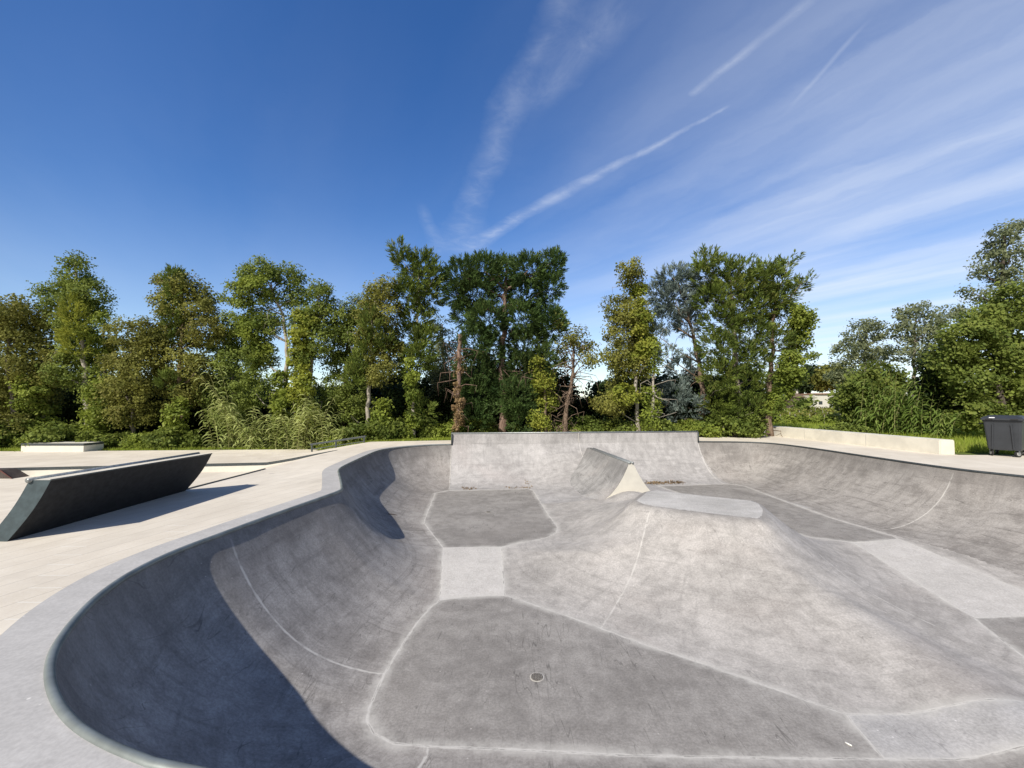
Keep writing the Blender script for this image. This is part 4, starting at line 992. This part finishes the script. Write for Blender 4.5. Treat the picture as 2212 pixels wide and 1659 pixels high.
# ------------------------------------------------------------------ undergrowth, reeds, grass
def shrub_proto(mat, w, h, size=.14, dens=8):
    bl = [(rng.normal() * w * .3, rng.normal() * w * .22, h * (.35 + .4 * rng.random()), w * .42, w * .36, h * .36) for _ in range(6)]
    return leaf_mesh('shrub', broad_cloud(bl, size, dens, .2))
protos = {'dark': [shrub_proto('dark', 2.6, 2.8), shrub_proto('dark', 2.4, 2.2)], 'green': [shrub_proto('green', 1.5, 1.2), shrub_proto('green', 1.3, .95)], 'ivy': [shrub_proto('ivy', 1.2, .9, .12), shrub_proto('ivy', 1.1, .75, .12)]}
def put_shrub(me, mat, loc, rz, sc, label, grp):
    o = bpy.data.objects.new('shrub', me); COL.objects.link(o)
    if not me.materials: me.materials.append(L[mat])
    o.location = loc; o.rotation_euler = (0, 0, rz); o.scale = sc; tag(o, label, 'shrub', grp); return o
k_ = 0
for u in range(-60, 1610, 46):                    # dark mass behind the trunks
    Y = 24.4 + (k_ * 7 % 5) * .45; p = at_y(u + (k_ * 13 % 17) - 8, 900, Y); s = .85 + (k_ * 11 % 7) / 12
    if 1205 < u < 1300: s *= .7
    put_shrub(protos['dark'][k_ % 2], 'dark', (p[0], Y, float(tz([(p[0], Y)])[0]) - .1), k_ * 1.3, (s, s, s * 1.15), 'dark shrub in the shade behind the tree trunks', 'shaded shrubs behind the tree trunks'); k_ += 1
for u in range(-20, 1640, 42):                    # sunlit low growth at the feet of the trees
    if 425 < u < 720: continue
    Y = 20.0 + (k_ * 7 % 5) * .12 + (1.1 if 900 < u < 1300 else 0) + max(0, (u - 1000) / 910 * 21 * .12)
    mt = 'green' if k_ % 3 else 'ivy'; p = at_y(u + (k_ * 13 % 19) - 9, 900, Y); s = .55 + (k_ * 11 % 7) / 14
    put_shrub(protos[mt][k_ % 2], mt, (p[0], Y, float(tz([(p[0], Y)])[0]) - .05), k_ * 1.7, (s * 1.1, s, s), 'low leafy weed shrub at the foot of the back trees', 'low weed shrubs along the back edge of the deck'); k_ += 1
for u, v, w_ in ((1850, 925, .7),):
    Y = 18.8; p = at_y(u, v, Y); put_shrub(protos['dark' if u > 2000 else 'green'][0], 'green', (p[0], Y + .6, -.1), u * .3, (w_, w_, w_ * .9), 'leafy shrub at the edge of the tall grass near the bin', 'shrubs between the ledge grass and the right-hand trees')

def reed_clump(name, label, stems, mat, origin, dry=.0):
    """stems: (x, y, height, lean_x, lean_y, leaf_len)"""
    root = empty(name, origin); tag(root, label, 'reeds', 'clumps of giant reed')
    mb = MB(); quads = []
    for (x, y, h, lx, ly, ll) in stems:
        n = 14; P = []
        for i in range(n + 1):
            t = i / n; P.append(np.array((x + lx * t ** 2.2, y + ly * t ** 2.0, h * (t - .10 * (lx * lx + ly * ly) ** .5 / h * t ** 3))))
        mb.tube([tuple(p) for p in P], [.014 * (1 - .8 * i / n) + .002 for i in range(n + 1)], 5)
        for i in range(2, n * 2 + 1):
            t = i / (n * 2); j = min(int(t * n), n - 1); p = P[j] + (P[j + 1] - P[j]) * (t * n - j)
            a = (i % 2) * math.pi + rng.normal() * .6 + .3; out = np.array((math.cos(a), math.sin(a) * .8, 0))
            l_ = ll * (.6 + .5 * rng.random()) * (1 - .35 * abs(t - .55)); w = .030 + .016 * rng.random()
            seg = 4; pts = []
            for s in range(seg + 1):
                f = s / seg; pts.append(p + out * l_ * (f - .18 * f * f) + np.array((0, 0, l_ * (.42 * f - .80 * f * f))))
            side_ = np.cross(out, (0, 0, 1)); tw = rng.normal() * .3; side_ = side_ * math.cos(tw) + np.array((0, 0, 1)) * math.sin(tw)
            for s in range(seg):
                w0 = w * math.sin(math.pi * (.15 + .85 * s / seg)) ; w1 = w * math.sin(math.pi * (.15 + .85 * (s + 1) / seg))
                quads += [pts[s] - side_ * w0, pts[s] + side_ * w0, pts[s + 1] + side_ * w1, pts[s + 1] - side_ * w1]
    mb.build('stems', B['cane'], root, True)
    me = leaf_mesh('blades', np.array(quads)); bm = bmesh.new(); bm.from_mesh(me); bmesh.ops.remove_doubles(bm, verts=bm.verts, dist=1e-5); bm.to_mesh(me); bm.free()
    link('blades', me, L[mat], root)
    return root
def stems_for(n, w, d, h0, h1, lean, ll): return [(rng.normal() * w * .42, rng.normal() * d, h0 + (h1 - h0) * rng.random(), lean + rng.normal() * .35, -.35 * rng.random(), ll) for _ in range(n)]
def o_at(u, Y): p = at_y(u, 900, Y); return (p[0], Y, float(tz([(p[0], Y)])[0]) - .02)
reed_clump('giant_reed', 'tall arching reed canes leaning left, highest of the reeds', [(-.3, 0, 4.5, -1.1, -.3, .62), (-.1, .2, 4.0, -.5, -.3, .6), (.1, 0, 3.6, -1.4, -.4, .6), (.2, -.1, 3.2, -.9, -.5, .6), (.4, .1, 2.6, -.6, -.4, .6)] + stems_for(14, 1.0, .25, 1.4, 2.6, -.5, .6), 'reed', o_at(500, 19.9))
reed_clump('giant_reed', 'low dense reeds in front of the forked pale trunk', stems_for(20, 1.5, .25, 1.0, 2.1, -.1, .6), 'reed', o_at(575, 19.85))
reed_clump('giant_reed', 'upright yellow-green reeds beside the left end of the rail', stems_for(22, 1.3, .25, 1.5, 2.9, .1, .6), 'reed', o_at(668, 19.7))
reed_clump('giant_reed', 'single short reed tuft behind the rail', stems_for(6, .35, .12, .6, 1.0, .1, .45), 'reed', o_at(742, 19.4))
reed_clump('giant_reed', 'bright green bamboo-like reeds right of the white building', stems_for(34, 2.0, .4, 1.4, 3.5, .1, .7), 'reed_dark', o_at(1945, 20.5))
reed_clump('giant_reed', 'slender reeds standing in front of the dark bush-like tree', stems_for(14, 1.2, .3, 1.2, 2.6, .3, .6), 'reed_dark', o_at(2010, 20.2))
reed_clump('giant_reed', 'withered drooping reeds in the shade left of the bin', stems_for(8, .8, .2, .8, 1.5, .3, .45), 'reed_dark', o_at(2040, 18.4))

def grass(n, sampler, h0, h1, name, label, mat='grass'):
    P = sampler(n); z = tz(P); c = np.column_stack([P, z - .02]); h = h0 + (h1 - h0) * rng.random(n) ** 1.6
    d = np.column_stack([rng.normal(size=n) * .33, rng.normal(size=n) * .33, np.ones(n)]); d /= np.linalg.norm(d, axis=1)[:, None]
    nr = np.column_stack([rng.normal(size=n), -1 + rng.normal(size=n) * .5, rng.normal(size=n) * .2])
    o = link(name, leaf_mesh(name, blades(c, d, nr, h, np.full(n, .011))), L[mat]); tag(o, label, 'grass', kind='stuff')
def strip(poly, wobble):
    poly = np.array(poly, float)
    def f(n):
        t = rng.random(n) * (len(poly) - 1); i = np.minimum(t.astype(int), len(poly) - 2); q = poly[i] + (poly[i + 1] - poly[i]) * (t - i)[:, None]
        q[:, 1] += .15 + np.abs(rng.normal(size=n)) * wobble; return q
    return f
grass(26000, strip([(-24, 18.6), (-20, 18.7), (-9.5, 19.5), (CRX, 18.55), (-2.7, 19.35), (9.8, 22.25), (14.3, 23.3)], .35), .08, .26, 'back_grass', 'rough grass and weeds along the back edge of the deck')
def right_s(n):
    x = 14.5 + rng.random(n) * 13; y = 13.9 + rng.random(n) ** 1.2 * 11; return np.column_stack([x, y])
def thin(n):
    q = right_s(n); keep = ((q[:, 0] - 15.2) ** 2 / 2.2 + (q[:, 1] - 14.1) ** 2 / .35) > 1; q[~keep, 1] += 1.2; return q
grass(42000, thin, .10, .50, 'tall_grass', 'bright green grass between the ledge and the right-hand trees')
def field_s(n):
    Y = 23.6 + rng.random(n) ** 1.5 * 26; u = 1620 + rng.random(n) * 260; return np.column_stack([(u - CX) / F * Y, Y])
grass(22000, field_s, .15, .55, 'field_grass', 'rough grass field beyond the back edge on the right')

# dry leaves caught along the foot of the back wall
pts = []
for (u0, u1, v, n) in ((1395, 1475, 1043, 420), (1310, 1345, 1048, 60), (1000, 1030, 1055.5, 60), (1090, 1150, 1053.5, 60), (1135, 1140, 1043, 12)):
    a, b_ = hit(u0, v), hit(u1, v)
    for _ in range(n):
        f = rng.random(); q = a[:2] + (b_[:2] - a[:2]) * f + rng.normal(size=2) * np.array((.05, .09)); pts.append((*q, zsurf(q[None])[0] + .012 + .01 * rng.random()))
pts = np.array(pts); n = len(pts); nr = np.column_stack([rng.normal(size=(n, 2)) * .5, np.ones(n)]); d = np.cross(nr, unit(n)); d /= np.linalg.norm(d, axis=1)[:, None]
tag(link('fallen_leaves', leaf_mesh('fallen_leaves', blades(pts, d, nr, .05 + .04 * rng.random(n), np.full(n, .018))), L['dry']), 'drift of dry brown leaves along the foot of the back wall', 'fallen leaves', kind='stuff')

SUN_E, SKY_S, EXPO, CIRRUS = 5.0, .15, .06, .78
SKY_SAT, SKY_HUE = 1.32, .511
CLOUD = (5.9, 6.25, 6.8, 1)
# ------------------------------------------------------------------ sun and sky
SAZ, SEL = R(32.3), R(39.5)                                   # read off the cast shadows
Ld = np.array((math.sin(SAZ) * math.cos(SEL), math.cos(SAZ) * math.cos(SEL), -math.sin(SEL)))   # direction the light travels
elev = math.asin(-Ld[2]); az = math.atan2(-Ld[0], -Ld[1])     # sun azimuth, clockwise from +Y
sd = bpy.data.lights.new('sun', 'SUN'); sd.energy = SUN_E; sd.angle = R(.5); sd.color = (1.0, .94, .85)
so = bpy.data.objects.new('sun', sd); COL.objects.link(so); so.location = (-10, -15, 20)
so.rotation_euler = Vector(Ld).to_track_quat('-Z', 'Y').to_euler()
w = bpy.data.worlds.new('World'); scene.world = w; w.use_nodes = True; nt = w.node_tree; k = NT(nt)
bg = nt.nodes['Background']
sky = k.n('ShaderNodeTexSky', sky_type='NISHITA', sun_disc=False); sky.sun_elevation = elev; sky.sun_rotation = az % (2 * math.pi)
sky.altitude = 100; sky.air_density = 1.0; sky.dust_density = 0.0; sky.ozone_density = 2.2
dirv = k.vec('NORMALIZE', k.n('ShaderNodeTexCoord').outputs['Generated'])
s = k.n('ShaderNodeSeparateXYZ'); k.put(s.inputs[0], dirv)
zc = k.math('MAXIMUM', s.outputs[2], .03)
px_, py_ = k.math('DIVIDE', s.outputs[0], zc), k.math('DIVIDE', s.outputs[1], zc)
cb = k.n('ShaderNodeCombineXYZ'); k.put(cb.inputs[0], px_); k.put(cb.inputs[1], py_); P = cb.outputs[0]
def plane(u, v): d = ray(u, v); return np.array((d[0] / d[2], d[1] / d[2], 0))
nz = k.n('ShaderNodeTexNoise'); k.put(nz.inputs['Vector'], P); nz.inputs['Scale'].default_value = 5.0; nz.inputs['Detail'].default_value = 6; nz.inputs['Roughness'].default_value = .65
wob = k.vec('SUBTRACT', nz.outputs['Color'], (.5, .5, .5))
def segment(a, b, w0, w1, wobble, strength, soft=1.0, f0=True, f1=True):
    """a streak of cloud lying between two points of the cloud layer"""
    A_, B2 = plane(*a), plane(*b); AB = B2 - A_; L2 = float(AB @ AB)
    Q = k.vec('SUBTRACT', k.vec('ADD', P, k.vec('SCALE', wob, wobble)), tuple(A_))
    t = k.math('DIVIDE', k.vec('DOT_PRODUCT', Q, tuple(AB)), L2, False)
    tc = k.math('MINIMUM', k.math('MAXIMUM', t, 0.0), 1.0)
    scn = k.n('ShaderNodeVectorMath', operation='SCALE'); scn.inputs[0].default_value = tuple(AB); k.put(scn.inputs['Scale'], tc)
    d = k.vec('LENGTH', k.vec('SUBTRACT', Q, scn.outputs[0]))
    wd = k.math('ADD', w0, k.math('MULTIPLY', tc, w1 - w0))
    f = k.math('SUBTRACT', 1.0, k.math('DIVIDE', d, wd), True)
    f = k.math('MULTIPLY', k.math('POWER', f, soft), strength)
    if f0: f = k.math('MULTIPLY', f, k.ramp(t, -.02, .25))
    if f1: f = k.math('MULTIPLY', f, k.ramp(t, 1.02, .6))
    return f
def polystreak(pts, w, wobble, st, soft=1.2):
    r = None; n = len(pts) - 1
    for i in range(n):
        x = segment(pts[i], pts[i + 1], w[i], w[i + 1], wobble, st, soft, i == 0, i == n - 1); r = x if r is None else k.math('MAXIMUM', r, x)
    return r
fibre = k.ramp(k.noise(k.mapping(P, (1, 1, 1), (0, 0, .5)), 7, 8, .68, .5), .3, .7, .35, 1.25)
cl = []
cl.append(k.math('MULTIPLY', polystreak([(1580, 225), (1480, 282), (1340, 352), (1195, 428), (1120, 468), (1005, 545)], [.010, .018, .034, .062, .06, .10],   .06, .25, 1.0), fibre))
cl.append(k.math('MULTIPLY', polystreak([(1255, -60), (1110, 215), (1040, 385), (1012, 460), (985, 560)], [.06, .075, .08, .09, .3], .11, .125, 1.0), fibre))
cl.append(k.math('MULTIPLY', segment((1400, -60), (1130, 260), .10, .06, .08, .12, 1.0), fibre))
cl.append(k.math('MULTIPLY', segment((1800, -40), (1500, 200), .026, .022, .034, .18, 1.0, True, False), fibre))
cl.append(segment((1890, 30), (1690, 250), .010, .014, .022, .13, .9))
cl.append(k.math('MULTIPLY', segment((905, 430), (955, 560), .03, .08, .05, .09, .9), fibre))
# cirrus: long fibres fanning out of the point behind the central tree, thicker to the right
ax = plane(1690, 330) - plane(1250, 540); ang = math.atan2(ax[1], ax[0])
cir = k.noise(k.mapping(P, (1, 1, 1), (0, 0, 0)), .55, 3, .5)
rotn = k.n('ShaderNodeVectorRotate', rotation_type='Z_AXIS'); k.put(rotn.inputs['Vector'], P); rotn.inputs['Angle'].default_value = -ang
pr = k.vec('ADD', rotn.outputs[0], k.vec('SCALE', wob, .18))
f1 = k.noise(k.mapping(pr, (.28, 1.5, 1)), 1.1, 5, .52, .3); f2 = k.noise(k.mapping(pr, (.16, .6, 1)), .9, 4, .5, .2)
cm = k.math('MULTIPLY', k.ramp(k.math('ADD', k.math('MULTIPLY', f1, .6), k.math('MULTIPLY', f2, .4)), .22, .80), 1.0)
# amount grows to the right (east) of the view
eastv = k.math('DIVIDE', s.outputs[0], k.math('MAXIMUM', s.outputs[1], .05))
region = k.math('MULTIPLY', k.math('MULTIPLY', k.ramp(s.outputs[1], -.1, .25), k.ramp(eastv, -.25, .9, .08, 1.0)), k.ramp(s.outputs[2], .95, .30, .15, 1.0))
cl.append(k.math('MULTIPLY', cm, k.math('MULTIPLY', region, CIRRUS)))
tot = cl[0]
for c in cl[1:]: tot = k.math('SUBTRACT', 1.0, k.math('MULTIPLY', k.math('SUBTRACT', 1.0, tot), k.math('SUBTRACT', 1.0, c)))
# thin high veil brightens towards the horizon
veil = k.math('MULTIPLY', k.ramp(s.outputs[2], .42, .0, 0, .42), k.ramp(eastv, -1.3, .9, .5, 1.0))
tot = k.math('SUBTRACT', 1.0, k.math('MULTIPLY', k.math('SUBTRACT', 1.0, tot), k.math('SUBTRACT', 1.0, veil)), True)
hsv = k.n('ShaderNodeHueSaturation'); k.put(hsv.inputs['Saturation'], k.ramp(k.vec('DOT_PRODUCT', dirv, (-Ld[0] / math.cos(elev), -Ld[1] / math.cos(elev), 0.0)), -.1, .75, SKY_SAT, .3)); hsv.inputs['Hue'].default_value = SKY_HUE; nt.links.new(sky.outputs[0], hsv.inputs['Color']); k.put(hsv.inputs['Value'], k.ramp(k.vec('DOT_PRODUCT', dirv, (-Ld[0] / math.cos(elev), -Ld[1] / math.cos(elev), 0.0)), -.25, .5, 1.0, .36))  # sky behind the camera, out of view, dimmed and greyed to weaken fill light
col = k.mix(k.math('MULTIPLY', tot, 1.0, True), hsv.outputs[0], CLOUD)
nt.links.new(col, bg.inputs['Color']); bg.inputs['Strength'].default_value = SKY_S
vs_ = scene.view_settings; vs_.view_transform = 'Standard'; vs_.look = 'None'; vs_.exposure = EXPO; vs_.gamma = 1.0; vs_.use_curve_mapping = False
scene.cycles.max_bounces = 6; scene.cycles.diffuse_bounces = 3; scene.cycles.use_denoising = True
